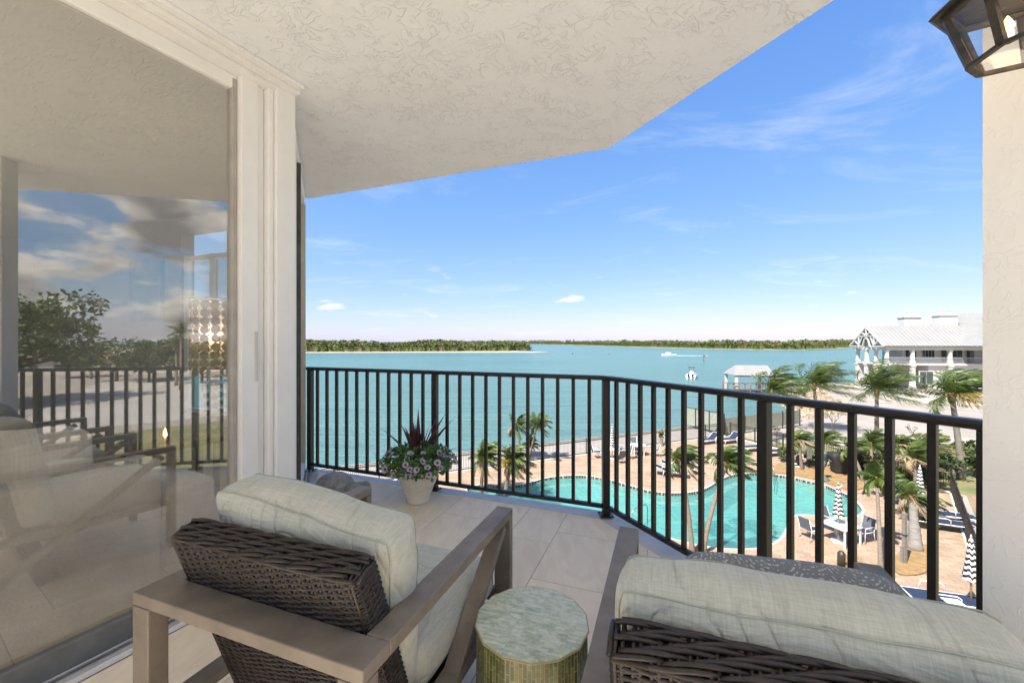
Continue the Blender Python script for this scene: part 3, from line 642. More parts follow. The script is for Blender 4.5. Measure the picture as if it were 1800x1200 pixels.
# ------------------------------------------------------------------ drum side table
m_mos_side = brick_mat('shell_mosaic_side', (0.155, 0.18, 0.08), (0.05, 0.07, 0.03), (0.34, 0.25, 0.095), 0.042, 0.0125, 0.0011, 0.22, 0.3, 0.37, axis=(R(90), 0, 0), coord='UV', noise_amt=0.5, spec=0.6)
m_mos_top = brick_mat('shell_mosaic_top', (0.66, 0.71, 0.55), (0.40, 0.49, 0.36), (0.66, 0.50, 0.25), 0.030, 0.0085, 0.0007, 0.28, 0.2, 0.41, rot=R(27), noise_amt=0.55, spec=0.55)
for mm_, st in ((m_mos_side, 38), (m_mos_top, 42)):
    nt = mm_.node_tree; b = bsdf(mm_); old = b.inputs['Base Color'].links[0].from_socket
    tcn = N(nt, 'ShaderNodeTexCoord'); no = N(nt, 'ShaderNodeTexNoise'); inp(no, Scale=float(st), Detail=4.0, Roughness=0.7); nt.links.new(tcn.outputs['Object'], no.inputs['Vector'])
    nt.links.new(mixc(nt, 0.4, old, ramp(nt, no.outputs[0], [(0.32, g(0.12)), (0.5, g(0.5)), (0.7, g(0.85))]), 'OVERLAY'), b.inputs['Base Color'])
dt = thing('drum_table', 'small green shell mosaic drum side table between the two lounge chairs', 'side table', (0.062, 1.29, FZ), R(9))
nS = 14; rt = 0.176; Ht = 0.46
me = bpy.data.meshes.new('side_facets'); bm = bmesh.new(); uvl = bm.loops.layers.uv.new('UVMap')
ring = [[bm.verts.new((rr * math.cos(2 * math.pi * k / nS), rr * math.sin(2 * math.pi * k / nS), z)) for k in range(nS)] for rr, z in ((rt - 0.012, 0.0), (rt, 0.20), (rt - 0.004, Ht - 0.006))]
for i in range(2):
    for k in range(nS):
        fc = bm.faces.new((ring[i][k], ring[i][(k + 1) % nS], ring[i + 1][(k + 1) % nS], ring[i + 1][k])); s0 = 0.0785
        for lp_, (kk, zi) in zip(fc.loops, ((k, i), (k + 1, i), (k + 1, i + 1), (k, i + 1))): lp_[uvl].uv = ((0.0, 0.20, Ht)[zi], kk * s0)
bm.faces.new(ring[0][::-1]); bm.faces.new(ring[2]); bm.to_mesh(me); bm.free(); me.materials.append(m_mos_side)
nt = m_mos_side.node_tree
for nd in nt.nodes:
    if nd.type == 'MAPPING': nd.inputs['Rotation'].default_value = (0, 0, 0)
link('side_facets', me, dt)
f = MB(); f.lathe([(rt - 0.003, Ht - 0.005), (rt + 0.001, Ht - 0.002), (rt - 0.002, Ht + 0.004), (rt - 0.008, Ht + 0.005)], nS); f.build('tabletop', m_mos_top, dt)
f = MB(); f.tube([((rt + 0.0005) * math.cos(2 * math.pi * k / nS), (rt + 0.0005) * math.sin(2 * math.pi * k / nS), Ht + 0.001) for k in range(nS)], 0.0022, 5, closed=True); f.build('rim', M('brass_grout', (0.42, 0.34, 0.18), None, 20, 0.5), dt)

# ------------------------------------------------------------------ flower pot
gp = G(735, 880, FZ)
pl = thing('flower_pot', 'cream clay pot of white and purple petunias with burgundy spiky leaves', 'potted plant', (gp.x, gp.y, FZ))
m_pot = M('cream_clay', (0.80, 0.74, 0.64), (0.70, 0.64, 0.54), 7.0, 0.55, 0.15, 60, stretch=(1, 1, 6))
PH = 0.275
f = MB(); f.lathe([(0.088, 0.0), (0.098, 0.006), (0.098, 0.018), (0.090, 0.024), (0.115, 0.085), (0.140, 0.150), (0.1475, 0.158), (0.148, 0.168), (0.150, 0.172), (0.163, 0.222), (0.170, 0.236), (0.174, 0.262), (0.172, PH), (0.160, PH + 0.002), (0.156, PH - 0.02)], 40); f.build('pot', m_pot, pl, True)
f = MB(); f.lathe([(0.155, PH - 0.05), (0.155, PH - 0.022)], 24); f.build('soil', M('soil', (0.04, 0.028, 0.02), None, 40, 0.95), pl)
m_leafp = M('petunia_leaf', (0.085, 0.18, 0.04), (0.15, 0.29, 0.075), 35, 0.5, rnd=0, trans=0.25)
m_pet = M('petunia_petal', (0.66, 0.58, 0.66), (0.50, 0.40, 0.52), 60, 0.6, trans=0.3); m_petc = M('petunia_throat', (0.07, 0.02, 0.07), (0.16, 0.06, 0.15), 60, 0.6)
m_spike = M('cordyline', (0.085, 0.028, 0.030), (0.14, 0.060, 0.055), 14, 0.42, stretch=(6, 6, 1), trans=0.15)
rng = random.Random(3); f = MB()
def blob_pt():
    while True:
        a_ = rng.uniform(0, 2 * math.pi); el = rng.uniform(-0.55, 1.0); rr = rng.uniform(0.62, 1.0)
        return Vector((0.285 * rr * math.cos(a_) * math.cos(el * 1.2), 0.285 * rr * math.sin(a_) * math.cos(el * 1.2), PH + 0.055 + 0.135 * rr * math.sin(el * 1.2)))
for i in range(1500):
    p = blob_pt(); nrm = (p - Vector((0, 0, PH - 0.02))).normalized(); d = (nrm + Vector((rng.uniform(-1, 1), rng.uniform(-1, 1), rng.uniform(-1, .6))) * 0.9).normalized()
    x = d.cross(nrm + Vector((0.01, 0.02, 0.03)))
    if x.length < 1e-3: continue
    x.normalize(); L = rng.uniform(0.028, 0.05); w = L * 0.28
    f.add([p, p + d * L * 0.5 + x * w + nrm * .004, p + d * L, p + d * L * 0.5 - x * w + nrm * .004], [(0, 1, 2), (0, 2, 3)])
for i in range(60):
    a_ = rng.uniform(0, 6.28); p0 = Vector((0.1 * math.cos(a_), 0.1 * math.sin(a_), PH - 0.02)); p1 = blob_pt(); f.tube([p0, (p0 + p1) / 2 + Vector((0, 0, 0.04)), p1], 0.002, 3)
f.build('foliage', m_leafp, pl, False, kind='stuff')
for i in range(44):
    a_ = rng.uniform(0, 6.28) if i % 3 else rng.uniform(3.6, 5.8)
    el = rng.uniform(-0.35, 0.95); rr = rng.uniform(0.98, 1.12)
    p = Vector((0.285 * rr * math.cos(a_) * math.cos(el), 0.285 * rr * math.sin(a_) * math.cos(el), PH + 0.055 + 0.15 * rr * math.sin(el)))
    nrm = (Vector((math.cos(a_) * math.cos(el), math.sin(a_) * math.cos(el), math.sin(el) + 0.25)) + Vector((rng.uniform(-.5, .5), rng.uniform(-.5, .5), rng.uniform(-.4, .4)))).normalized()
    fm = MB(); r0 = rng.uniform(0.024, 0.032); nn = 10; vs = [(0, 0, -0.014)]; 
    for k in range(nn):
        aa = 2 * math.pi * k / nn; vs.append((0.36 * r0 * math.cos(aa), 0.36 * r0 * math.sin(aa), -0.002))
    for k in range(nn):
        aa = 2 * math.pi * k / nn; rk = r0 * (1.0 if k % 2 == 0 else 0.90); vs.append((rk * math.cos(aa), rk * math.sin(aa), 0.004 + rng.uniform(-.004, .004)))
    fm.add(vs, [(0, 1 + k, 1 + (k + 1) % nn) for k in range(nn)], 1); n0 = len(fm.f)
    fm.f += [(1 + k, 1 + nn + k, 1 + nn + (k + 1) % nn, 1 + (k + 1) % nn) for k in range(nn)]; fm.m += [0] * nn
    o = fm.build('flower', [m_pet, m_petc], pl); o.location = p; o.rotation_euler = nrm.to_track_quat('Z', 'Y').to_euler()
for i in range(17):
    a_ = i * 2.4 + rng.uniform(-.3, .3); tilt = (0.12, 0.25, 0.4, 0.55, 0.75, 1.0)[i % 6] + rng.uniform(-.06, .06); L = rng.uniform(0.34, 0.50) * (1.0 if tilt < .6 else 1.05)
    fm = MB(); vs = []; fs = []; hd_ = Vector((math.cos(a_), math.sin(a_), 0)); sd_ = Vector((-math.sin(a_), math.cos(a_), 0)); p = Vector((0, 0, PH + 0.02)); K = 8
    for k in range(K + 1):
        t_ = k / K; an = tilt + 0.35 * t_ * t_ * tilt; w = 0.0135 * (0.45 + 1.3 * math.sin(math.pi * min(1, t_ * .8 + .12))) * (1 - t_ ** 3) + 0.0004
        up_ = Vector((0, 0, 1)) * math.sin(an) * -1 + hd_ * 0; nrm = hd_ * -math.cos(an) + Vector((0, 0, math.sin(an)))
        vs += [p - sd_ * w + nrm * w * .35, p, p + sd_ * w + nrm * w * .35]
        p = p + (hd_ * math.sin(an) + Vector((0, 0, math.cos(an)))) * (L / K)
    for k in range(K):
        for q_ in (0, 1): fs.append((k * 3 + q_, k * 3 + q_ + 1, k * 3 + q_ + 4, k * 3 + q_ + 3))
    fm.add(vs, fs).build('spiky_leaf', m_spike, pl, True)

# ------------------------------------------------------------------ stone turtle
tp = G(588, 866, FZ)
tu = thing('turtle_statue', 'grey weathered stone sea turtle statue resting on the balcony floor', 'statue', (tp.x, tp.y, FZ), R(-32))
m_stone = M('grey_stone', (0.46, 0.45, 0.425), (0.21, 0.205, 0.195), 26, 0.9, 0.9, 60, detail=9, bdist=0.006, lo=0.3, hi=0.72)
vs = []; fs = []; nu, nv = 28, 10
for j in range(nv + 1):
    el = math.pi / 2 * j / nv
    for k in range(nu):
        a_ = 2 * math.pi * k / nu; rx = 0.205 * (1 - 0.10 * math.cos(a_) * 0 - 0.12 * max(0, -math.cos(a_)) ** 2); ry = 0.150
        r_ = math.cos(el) ** 0.8; seam = 0.004 * abs(math.sin(3 * a_)) * math.cos(el)
        vs.append((rx * math.cos(a_) * r_, ry * math.sin(a_) * r_, 0.055 + 0.125 * math.sin(el) ** 1.1 + seam - 0.02 * max(0, -math.cos(a_)) * r_))
for j in range(nv):
    for k in range(nu): fs.append((j * nu + k, j * nu + (k + 1) % nu, (j + 1) * nu + (k + 1) % nu, (j + 1) * nu + k))
MB().add(vs, fs).build('shell', m_stone, tu, True)
MB().lathe([(0.11, 0.004), (0.16, 0.03), (0.172, 0.058), (0.10, 0.075)], 28).build('belly', m_stone, tu, True).scale = (1.18, 0.88, 1)
rim = [(0.213 * math.cos(2 * math.pi * k / 28), 0.157 * math.sin(2 * math.pi * k / 28), 0.058 - 0.02 * max(0, -math.cos(2 * math.pi * k / 28))) for k in range(28)]
MB().tube(rim, 0.011, 6, closed=True).build('shell_rim', m_stone, tu, True)
MB().tube([(0.17, 0, 0.075), (0.215, 0, 0.085), (0.25, 0, 0.092), (0.285, 0, 0.090), (0.312, 0, 0.078), (0.322, 0, 0.070)], [0.038, 0.044, 0.050, 0.047, 0.030, 0.008], 12).build('head', m_stone, tu, True)
for s in (-1, 1):
    MB().lathe([(0.001, -.008), (0.009, -.004), (0.009, .004), (0.001, .008)], 8, (0.278, s * 0.042, 0.104)).build('eye', m_stone, tu, True)
    o = MB().tube([(0.13, s * 0.11, 0.05), (0.16, s * 0.17, 0.04), (0.13, s * 0.235, 0.026), (0.06, s * 0.285, 0.018), (0.01, s * 0.30, 0.016)], [0.034, 0.040, 0.034, 0.022, 0.006], 10).build('flipper', m_stone, tu, True); 
    o = MB().tube([(-0.13, s * 0.08, 0.04), (-0.19, s * 0.11, 0.03), (-0.245, s * 0.13, 0.02), (-0.27, s * 0.135, 0.016)], [0.03, 0.034, 0.026, 0.006], 10).build('flipper', m_stone, tu, True)

# ------------------------------------------------------------------ wall lantern
lx = Vector((0.809, 0.6235, 0)); zb = CZ + 0.453
lan = thing('wall_lantern', 'faceted dark bronze wall lantern with lit bulbs hanging by the stucco wall', 'lantern', (lx.x, lx.y, zb), math.atan2(n_r.y, n_r.x))
m_brz = M('aged_bronze', (0.035, 0.032, 0.030), (0.10, 0.075, 0.05), 24, 0.45, 0.2, 60, metal=0.5, lo=0.45, hi=0.75)
rb, rtp, hb = 0.118, 0.158, 0.21
P6 = lambda r, z, k: Vector((r * math.cos((k + .5) * math.pi / 4), r * math.sin((k + .5) * math.pi / 4), z))
for k in range(8):
    MB().bar(P6(rb, 0.006, k), P6(rtp, hb, k), 0.015, 0.012).build('corner_bar', m_brz, lan)
    MB().bar(P6(rb, 0.0, k), P6(rb, 0.0, k + 1), 0.013, 0.013).build('bottom_bar', m_brz, lan)
    MB().bar(P6(rtp, hb, k), P6(rtp, hb, k + 1), 0.018, 0.014).build('top_bar', m_brz, lan)
    a_, b_, c_, d_ = P6(rb - 0.004, 0.008, k), P6(rb - 0.004, 0.008, k + 1), P6(rtp - 0.004, hb - 0.008, k + 1), P6(rtp - 0.004, hb - 0.008, k)
    MB().add([a_, b_, c_, d_], [(0, 1, 2, 3)]).build('glass_pane', m_lamp_glass, lan)
f = MB(); f.lathe([(rtp + 0.022, hb + 0.010), (rtp + 0.030, hb + 0.018), (rtp + 0.024, hb + 0.030), (rtp - 0.01, hb + 0.036), (0.10, hb + 0.10), (0.05, hb + 0.14), (0.018, hb + 0.155), (0.018, hb + 0.18), (0.004, hb + 0.20)], 8); f.build('roof', m_brz, lan).rotation_euler = (0, 0, R(22.5))
f = MB(); f.lathe([(0.012, 0.03), (0.012, 0.05), (0.035, 0.055), (0.035, 0.062), (0.008, 0.066), (0.008, hb + 0.05)], 10); f.build('stem', m_brz, lan, True)
m_lbulb = emis('lantern_bulb', (1.0, 0.50, 0.14), 2.2); 
for k in range(3):
    x, y = (0.03, -0.03, 0.03)[k], (0.062, 0.0, -0.062)[k]
    MB().lathe([(0.011, 0.068), (0.011, 0.105), (0.010, 0.106)], 10, (x, y, 0)).build('candle_sleeve', m_white, lan, True)
    MB().bar((0, 0, 0.066), (x, y, 0.066), 0.008, 0.006).build('candle_arm', m_brz, lan)
    MB().lathe([(0.005, 0.108), (0.011, 0.118), (0.012, 0.128), (0.007, 0.148), (0.001, 0.165)], 10, (x, y, 0)).build('bulb', m_lbulb, lan, True)
LX, LY, LZ = 0.50, 0.70, 0.45; lan.scale = (LX, LY, LZ); out = Vector((1, 0, 0))
DB = (PIER - lx).dot(n_r) / LX - 0.012
f = MB(); f.tube([(0, 0, hb + 0.18), out * 0.06 + Vector((0, 0, hb + 0.25)), out * 0.16 + Vector((0, 0, hb + 0.25)), out * (DB - .01) + Vector((0, 0, hb + 0.16))], 0.011, 8); f.build('arm', m_brz, lan, True)
rotw = Matrix.Rotation(math.atan2(out.y, out.x), 3, 'Z')
f = MB(); bevel_box(f, out * DB + Vector((0, 0, hb + 0.10)), (0.02, 0.12, 0.30), 0.006, rotw); f.build('back_plate', m_brz, lan)
ld = bpy.data.lights.new('lantern_light', 'POINT'); ld.energy = 0.3; ld.color = (1, 0.78, 0.55); ld.shadow_soft_size = 0.05
lo = bpy.data.objects.new('lantern_light', ld); col.objects.link(lo); lo.parent = lan; lo.location = (0, 0, 0.135)
# ------------------------------------------------------------------ water, land, far shores
WZ = -1.4
mw = bpy.data.materials.new('lagoon_water'); mw.use_nodes = True; nt = mw.node_tree; b = bsdf(mw); inp(b, Roughness=0.25); b.inputs['Specular IOR Level'].default_value = 0.16
tcn = N(nt, 'ShaderNodeTexCoord')
no = N(nt, 'ShaderNodeTexNoise'); inp(no, Scale=0.010, Detail=5.0, Distortion=0.6); mpn = N(nt, 'ShaderNodeMapping'); mpn.inputs['Scale'].default_value = (1, 3, 1); nt.links.new(tcn.outputs['Object'], mpn.inputs[0]); nt.links.new(mpn.outputs[0], no.inputs['Vector'])
stn = N(nt, 'ShaderNodeTexNoise'); inp(stn, Scale=0.05, Detail=7.0, Roughness=0.65); mps = N(nt, 'ShaderNodeMapping'); mps.inputs['Scale'].default_value = (1, 9, 1); mps.inputs['Rotation'].default_value = (0, 0, R(-12)); nt.links.new(tcn.outputs['Object'], mps.inputs[0]); nt.links.new(mps.outputs[0], stn.inputs['Vector'])
cw_ = ramp(nt, no.outputs[0], [(0.3, (0.084, 0.182, 0.180)), (0.7, (0.106, 0.208, 0.198))])
nt.links.new(mixc(nt, 0.55, cw_, ramp(nt, stn.outputs[0], [(0.35, g(0.36)), (0.65, g(0.62))]), 'OVERLAY'), b.inputs['Base Color'])
hs_ = None
for sc, st, am in ((0.55, (1, 2.2, 1), 1.0), (2.3, (1, 1.8, 1), 0.45), (7.0, (1, 1.5, 1), 0.18)):
    mpn = N(nt, 'ShaderNodeMapping'); mpn.inputs['Scale'].default_value = st; mpn.inputs['Rotation'].default_value = (0, 0, R(14)); nt.links.new(tcn.outputs['Object'], mpn.inputs[0])
    no = N(nt, 'ShaderNodeTexNoise'); inp(no, Scale=sc, Detail=3.0, Roughness=0.55); nt.links.new(mpn.outputs[0], no.inputs['Vector'])
    t_ = math_n(nt, 'MULTIPLY', no.outputs[0], am); hs_ = t_ if hs_ is None else math_n(nt, 'ADD', hs_, t_)
bp = N(nt, 'ShaderNodeBump'); inp(bp, Strength=1.0, Distance=0.5); nt.links.new(hs_, bp.inputs['Height']); nt.links.new(bp.outputs[0], b.inputs['Normal'])
f = MB(); f.lathe([(9000.0, WZ), (9000.0, WZ + 0.001)], 96); f.f = f.f[-1:]; f.m = f.m[-1:]
struct(f.build('water', mw))
SEA = Vector((math.cos(R(24.2)), math.sin(R(24.2)), 0)); SEN = Vector((-SEA.y, SEA.x, 0))
FB = G(945, 810)                                       # a point of the seawall fence foot
wall0 = FB + SEN * 3.75
sw = lambda t: wall0 + SEA * t
shore = [sw(-90), sw(38.5), Vector((39.0, 53.0, 0)), Vector((42.5, 61.0, 0)), Vector((50.0, 72.0, 0)), Vector((57.3, 78.3, 0)), Vector((63.5, 77.5, 0)), Vector((76, 85, 0)), Vector((105, 98, 0)), Vector((200, 150, 0)), Vector((900, 420, 0)), Vector((900, -900, 0)), Vector((-900, -900, 0)), Vector((-900, -330, 0))]
m_sand = M('white_sand', (0.36, 0.32, 0.275), (0.28, 0.245, 0.205), 0.35, 0.95, 0.5, 6, detail=9, bdist=0.05)
m_lawn = M('dry_lawn', (0.13, 0.15, 0.055), (0.27, 0.23, 0.11), 0.5, 0.95, 0.8, 25, detail=9, bdist=0.04)
m_scrub = M('scrub_ground', (0.30, 0.26, 0.16), (0.46, 0.41, 0.33), 0.45, 0.95, 0.6, 12, detail=9, bdist=0.04)
deck_m = brick_mat('deck_pavers', (0.40, 0.285, 0.195), (0.30, 0.205, 0.135), (0.20, 0.145, 0.10), 0.42, 0.21, 0.010, 0.8, 0.4, 0.5, rot=R(24), noise_amt=0.22, bdist=0.006)
m_conc = M('seawall_concrete', (0.38, 0.34, 0.295), (0.31, 0.28, 0.24), 0.8, 0.9, 0.2, 12, detail=8)
m_curb = M('white_curb', (0.72, 0.70, 0.67), (0.62, 0.60, 0.57), 2, 0.8, 0.1)
F0 = FB - SEA * 34; FC = G(1288, 769); FC2 = G(1672, 866); FC3 = G(1709, 980); 
FC = FB + SEA * ((FC - FB).dot(SEA))
deck_poly = [F0, FC, FC2, FC3, Vector((9.5, 7.5, 0)), Vector((4, 2.5, 0)), Vector((-3, 4.3, 0)), Vector((-32, 6, 0))]
# ---- pool outline (photo pixels of the water edge, deck level)
pool_px = [(826, 856), (850, 852), (880, 853), (905, 853), (921, 851), (937, 847), (953, 842), (976, 838), (1005, 836), (1035, 837), (1060, 841), (1080, 846), (1105, 853), (1130, 860), (1155, 865), (1185, 867), (1217, 865), (1238, 860), (1253, 852), (1267, 843), (1288, 835), (1315, 832), (1349, 833), (1388, 838), (1418, 845), (1441, 850), (1465, 859), (1487, 869), (1505, 882), (1515, 896), (1508, 905), (1490, 909), (1465, 909), (1440, 906), (1415, 904), (1398, 905), (1387, 912), (1381, 928), (1372, 944), (1352, 957), (1325, 963), (1285, 964), (1245, 960), (1205, 952), (1165, 941), (1120, 930), (1060, 922), (1000, 915), (940, 903), (880, 886), (840, 872), (822, 863)]
pool = [G(u, v) for u, v in pool_px]
def offset_loop(loop, d):
    out = []; n = len(loop)
    for i in range(n):
        t = (loop[(i + 1) % n] - loop[i - 1]); t.z = 0; t.normalize(); out.append(loop[i] + Vector((t.y, -t.x, 0)) * d)
    return out
def smooth_loop(loop, sub=3):
    out = []; n = len(loop)
    for i in range(n):
        p0, p1, p2, p3 = loop[i - 1], loop[i], loop[(i + 1) % n], loop[(i + 2) % n]
        for k in range(sub):
            t = k / sub; out.append(0.5 * ((2 * p1) + (p2 - p0) * t + (2 * p0 - 5 * p1 + 4 * p2 - p3) * t * t + (3 * p1 - p0 - 3 * p2 + p3) * t ** 3))
    return out
pool = smooth_loop(pool)
ar_ = sum(pool[i].x * pool[(i + 1) % len(pool)].y - pool[(i + 1) % len(pool)].x * pool[i].y for i in range(len(pool)))
SGN = 1 if ar_ > 0 else -1
cop = offset_loop(pool, SGN * 0.42); cop_in = offset_loop(pool, SGN * 0.02)
def sheet_with_hole(outer, hole, z, name, mat):
    bm = bmesh.new(); es = []
    for lp_ in (outer, hole):
        vv = [bm.verts.new((p.x, p.y, z)) for p in lp_]; es += [bm.edges.new((vv[i], vv[(i + 1) % len(vv)])) for i in range(len(vv))]
    bmesh.ops.triangle_fill(bm, use_beauty=True, use_dissolve=False, edges=es)
    bmesh.ops.recalc_face_normals(bm, faces=bm.faces)
    for fc in bm.faces:
        if fc.normal.z < 0: fc.normal_flip()
    me = bpy.data.meshes.new(name); bm.to_mesh(me); bm.free(); me.materials.append(mat); return link(name, me)
struct(sheet_with_hole(deck_poly, cop, 0.0, 'pool_deck', deck_m))
go = struct(sheet_with_hole(shore, offset_loop(pool, SGN * 0.30), -0.04, 'ground', m_sand))
nsh = 9; sk_ = MB()
for i in range(nsh): p, q = shore[i], shore[i + 1]; sk_.add([(p.x, p.y, -.04), (q.x, q.y, -.04), (q.x + (q - p).normalized().y * -2.2, q.y + (q - p).normalized().x * 2.2, WZ - .6), (p.x + (q - p).normalized().y * -2.2, p.y + (q - p).normalized().x * 2.2, WZ - .6)], [(0, 1, 2, 3)])
struct(sk_.build('shore_slope', m_sand))
def ribbon(a, b, za, zb, name, mat, parent=None):
    n = len(a); vs = [(p.x, p.y, za) for p in a] + [(p.x, p.y, zb) for p in b]
    return MB().add(vs, [(i, (i + 1) % n, n + (i + 1) % n, n + i) for i in range(n)]).build(name, mat, parent)
pl_o = bpy.data.objects.new('swimming_pool', None); col.objects.link(pl_o); tag(pl_o, 'curved free form swimming pool with turquoise water and brick coping', 'pool')
m_cop = brick_mat('coping_brick', (0.46, 0.30, 0.21), (0.38, 0.24, 0.165), (0.30, 0.21, 0.15), 0.2, 0.1, 0.01, 0.8, 0.3)
m_tileband = brick_mat('waterline_tile', (0.045, 0.03, 0.03), (0.10, 0.05, 0.045), (0.4, 0.35, 0.3), 0.16, 0.16, 0.012, 0.3, 0.1, 0.0)
m_plaster = M('pool_plaster', (0.32, 0.47, 0.45), (0.24, 0.40, 0.385), 0.16, 0.7, detail=2)
m_ledge = M('pool_ledge', (0.50, 0.51, 0.46), (0.43, 0.45, 0.41), 0.5, 0.7)
ribbon(cop, offset_loop(pool, SGN * 0.10), 0.002, 0.02, 'coping', m_cop, pl_o)
ribbon(offset_loop(pool, SGN * 0.10), offset_loop(pool, SGN * 0.0), 0.022, 0.018, 'coping_lip', m_ledge, pl_o)
ribbon(offset_loop(pool, SGN * 0.0), offset_loop(pool, -SGN * 0.01), 0.018, -0.14, 'waterline_tiles', m_tileband, pl_o)
ribbon(offset_loop(pool, -SGN * 0.01), offset_loop(pool, -SGN * 0.04), -0.14, -0.45, 'wall', m_ledge, pl_o)
ribbon(offset_loop(pool, -SGN * 0.04), offset_loop(pool, -SGN * 0.45), -0.45, -0.47, 'step_ledge', m_ledge, pl_o)
l2 = offset_loop(pool, -SGN * 0.45); l3 = offset_loop(pool, -SGN * 0.75)
ribbon(l2, l3, -0.47, -1.15, 'slope', m_plaster, pl_o)
ff = MB(); ff.prism([tuple(p[:2]) for p in offset_loop(pool, SGN * 0.4)], -1.6, -1.15); ff.build('basin_floor', m_plaster, pl_o)
mp_w = bpy.data.materials.new('pool_water'); mp_w.use_nodes = True; nt = mp_w.node_tree; b = bsdf(mp_w); inp(b, Roughness=0.03, IOR=1.33)
nt.nodes.remove(b); trn = N(nt, 'ShaderNodeBsdfTransparent'); trn.inputs[0].default_value = (0.60, 0.92, 0.88, 1)
gl = N(nt, 'ShaderNodeBsdfGlossy'); gl.inputs['Roughness'].default_value = 0.06; dif = N(nt, 'ShaderNodeBsdfDiffuse'); dif.inputs[0].default_value = (0.16, 0.42, 0.39, 1)
tcn = N(nt, 'ShaderNodeTexCoord'); no = N(nt, 'ShaderNodeTexNoise'); inp(no, Scale=3.2, Detail=4.0, Distortion=0.8); nt.links.new(tcn.outputs['Object'], no.inputs['Vector'])
bp = N(nt, 'ShaderNodeBump'); inp(bp, Strength=1.0, Distance=0.09); nt.links.new(no.outputs[0], bp.inputs['Height']); nt.links.new(bp.outputs[0], gl.inputs['Normal'])
fr = N(nt, 'ShaderNodeFresnel'); inp(fr, IOR=1.33); nt.links.new(bp.outputs[0], fr.inputs['Normal'])
ma = N(nt, 'ShaderNodeMixShader'); ma.inputs[0].default_value = 0.28; nt.links.new(trn.outputs[0], ma.inputs[1]); nt.links.new(dif.outputs[0], ma.inputs[2])
mb_ = N(nt, 'ShaderNodeMixShader'); nt.links.new(fr.outputs[0], mb_.inputs[0]); nt.links.new(ma.outputs[0], mb_.inputs[1]); nt.links.new(gl.outputs[0], mb_.inputs[2]); nt.links.new(mb_.outputs[0], nt.nodes['Material Output'].inputs[0])
f = MB(); f.prism([tuple(p[:2]) for p in offset_loop(pool, -SGN * 0.006)], -0.11, -0.10); f.f = [f.f[1]]; f.m = [0]; f.build('water_surface', mp_w, pl_o)
# ---- ground sheets around the deck
def sheet(name, pts, z, mat): return struct(MB().prism([tuple(p[:2]) for p in pts], z - 0.02, z).build(name, mat))
sheet('seawall_path', [F0 - SEA * 40 + SEN * 0.06, FC + SEA * 2 + SEN * 0.06, sw(38.4), sw(-90)], -0.012, m_conc)
cap = MB(); cap.box((0, 0, 0), (128, 0.5, 0.9)); o = struct(cap.build('seawall', m_conc)); cpos = (sw(-25.5)); o.location = (cpos.x, cpos.y, -0.38); o.rotation_euler = (0, 0, R(24.2))
sheet('lawn', [FC + Vector((1.2, -1.6, 0)), Vector((26, 31, 0)), Vector((31, 33, 0)), Vector((38, 31, 0)), Vector((50, 26, 0)), Vector((46, -6, 0)), Vector((16, -12, 0)), Vector((12, 6, 0)), FC3 + Vector((.5, -.3, 0)), FC2 + Vector((0.6, -.2, 0))], -0.016, m_lawn)
sheet('scrub', [FC + Vector((0.8, 0.5, 0)), FC + Vector((3.5, 2.2, 0)), Vector((27, 33, 0)), Vector((33, 36, 0)), Vector((44, 33, 0)), Vector((31, 32.8, 0)), Vector((26, 30.8, 0)), FC + Vector((1.3, -1.7, 0))], -0.020, m_scrub)
m_court = M('red_court', (0.36, 0.19, 0.15), (0.30, 0.155, 0.125), 2, 0.85)
sheet('court_path', [FC2 + Vector((0.7, -0.3, 0)), FC2 + Vector((2.3, -0.7, 0)), FC3 + Vector((4.0, 0.4, 0)), FC3 + Vector((0.7, -0.2, 0))], -0.006, m_court)
m_lot = M('pale_lot', (0.46, 0.43, 0.39), (0.38, 0.35, 0.32), 0.12, 0.95, 0.2, 3, detail=8)
sheet('pale_lot', [Vector((52, 30, 0)), Vector((108, 50, 0)), Vector((112, -14, 0)), Vector((50, -12, 0))], -0.012, m_lot)
m_mulch = M('mulch', (0.36, 0.225, 0.10), (0.24, 0.145, 0.06), 6, 0.95, 0.9, 30, detail=9, bdist=0.03)
def blobsheet(name, pxs, z, mat): return struct(MB().prism([tuple(p[:2]) for p in smooth_loop([G(u, v) for u, v in pxs], 3)], z - 0.03, z).build(name, mat))
blobsheet('mulch_bed', [(1345, 829), (1385, 833), (1420, 840), (1450, 848), (1480, 858), (1502, 862), (1530, 856), (1560, 858), (1568, 850), (1540, 838), (1490, 830), (1440, 818), (1400, 812), (1370, 815)], 0.05, m_mulch)
blobsheet('palm_bed', [(1570, 985), (1580, 1010), (1625, 1008), (1648, 985), (1635, 962), (1600, 958)], 0.05, m_mulch)
blobsheet('pool_bed', [(1180, 978), (1210, 962), (1250, 968), (1270, 990), (1240, 1010), (1200, 1005)], 0.05, m_mulch)
blobsheet('shrub_bed', [(1470, 985), (1490, 975), (1515, 983), (1510, 1000), (1480, 1000)], 0.04, m_mulch)
blobsheet('fence_bed', [(1530, 850), (1570, 862), (1640, 862), (1668, 868), (1640, 852), (1560, 838), (1500, 825)], 0.03, m_mulch)

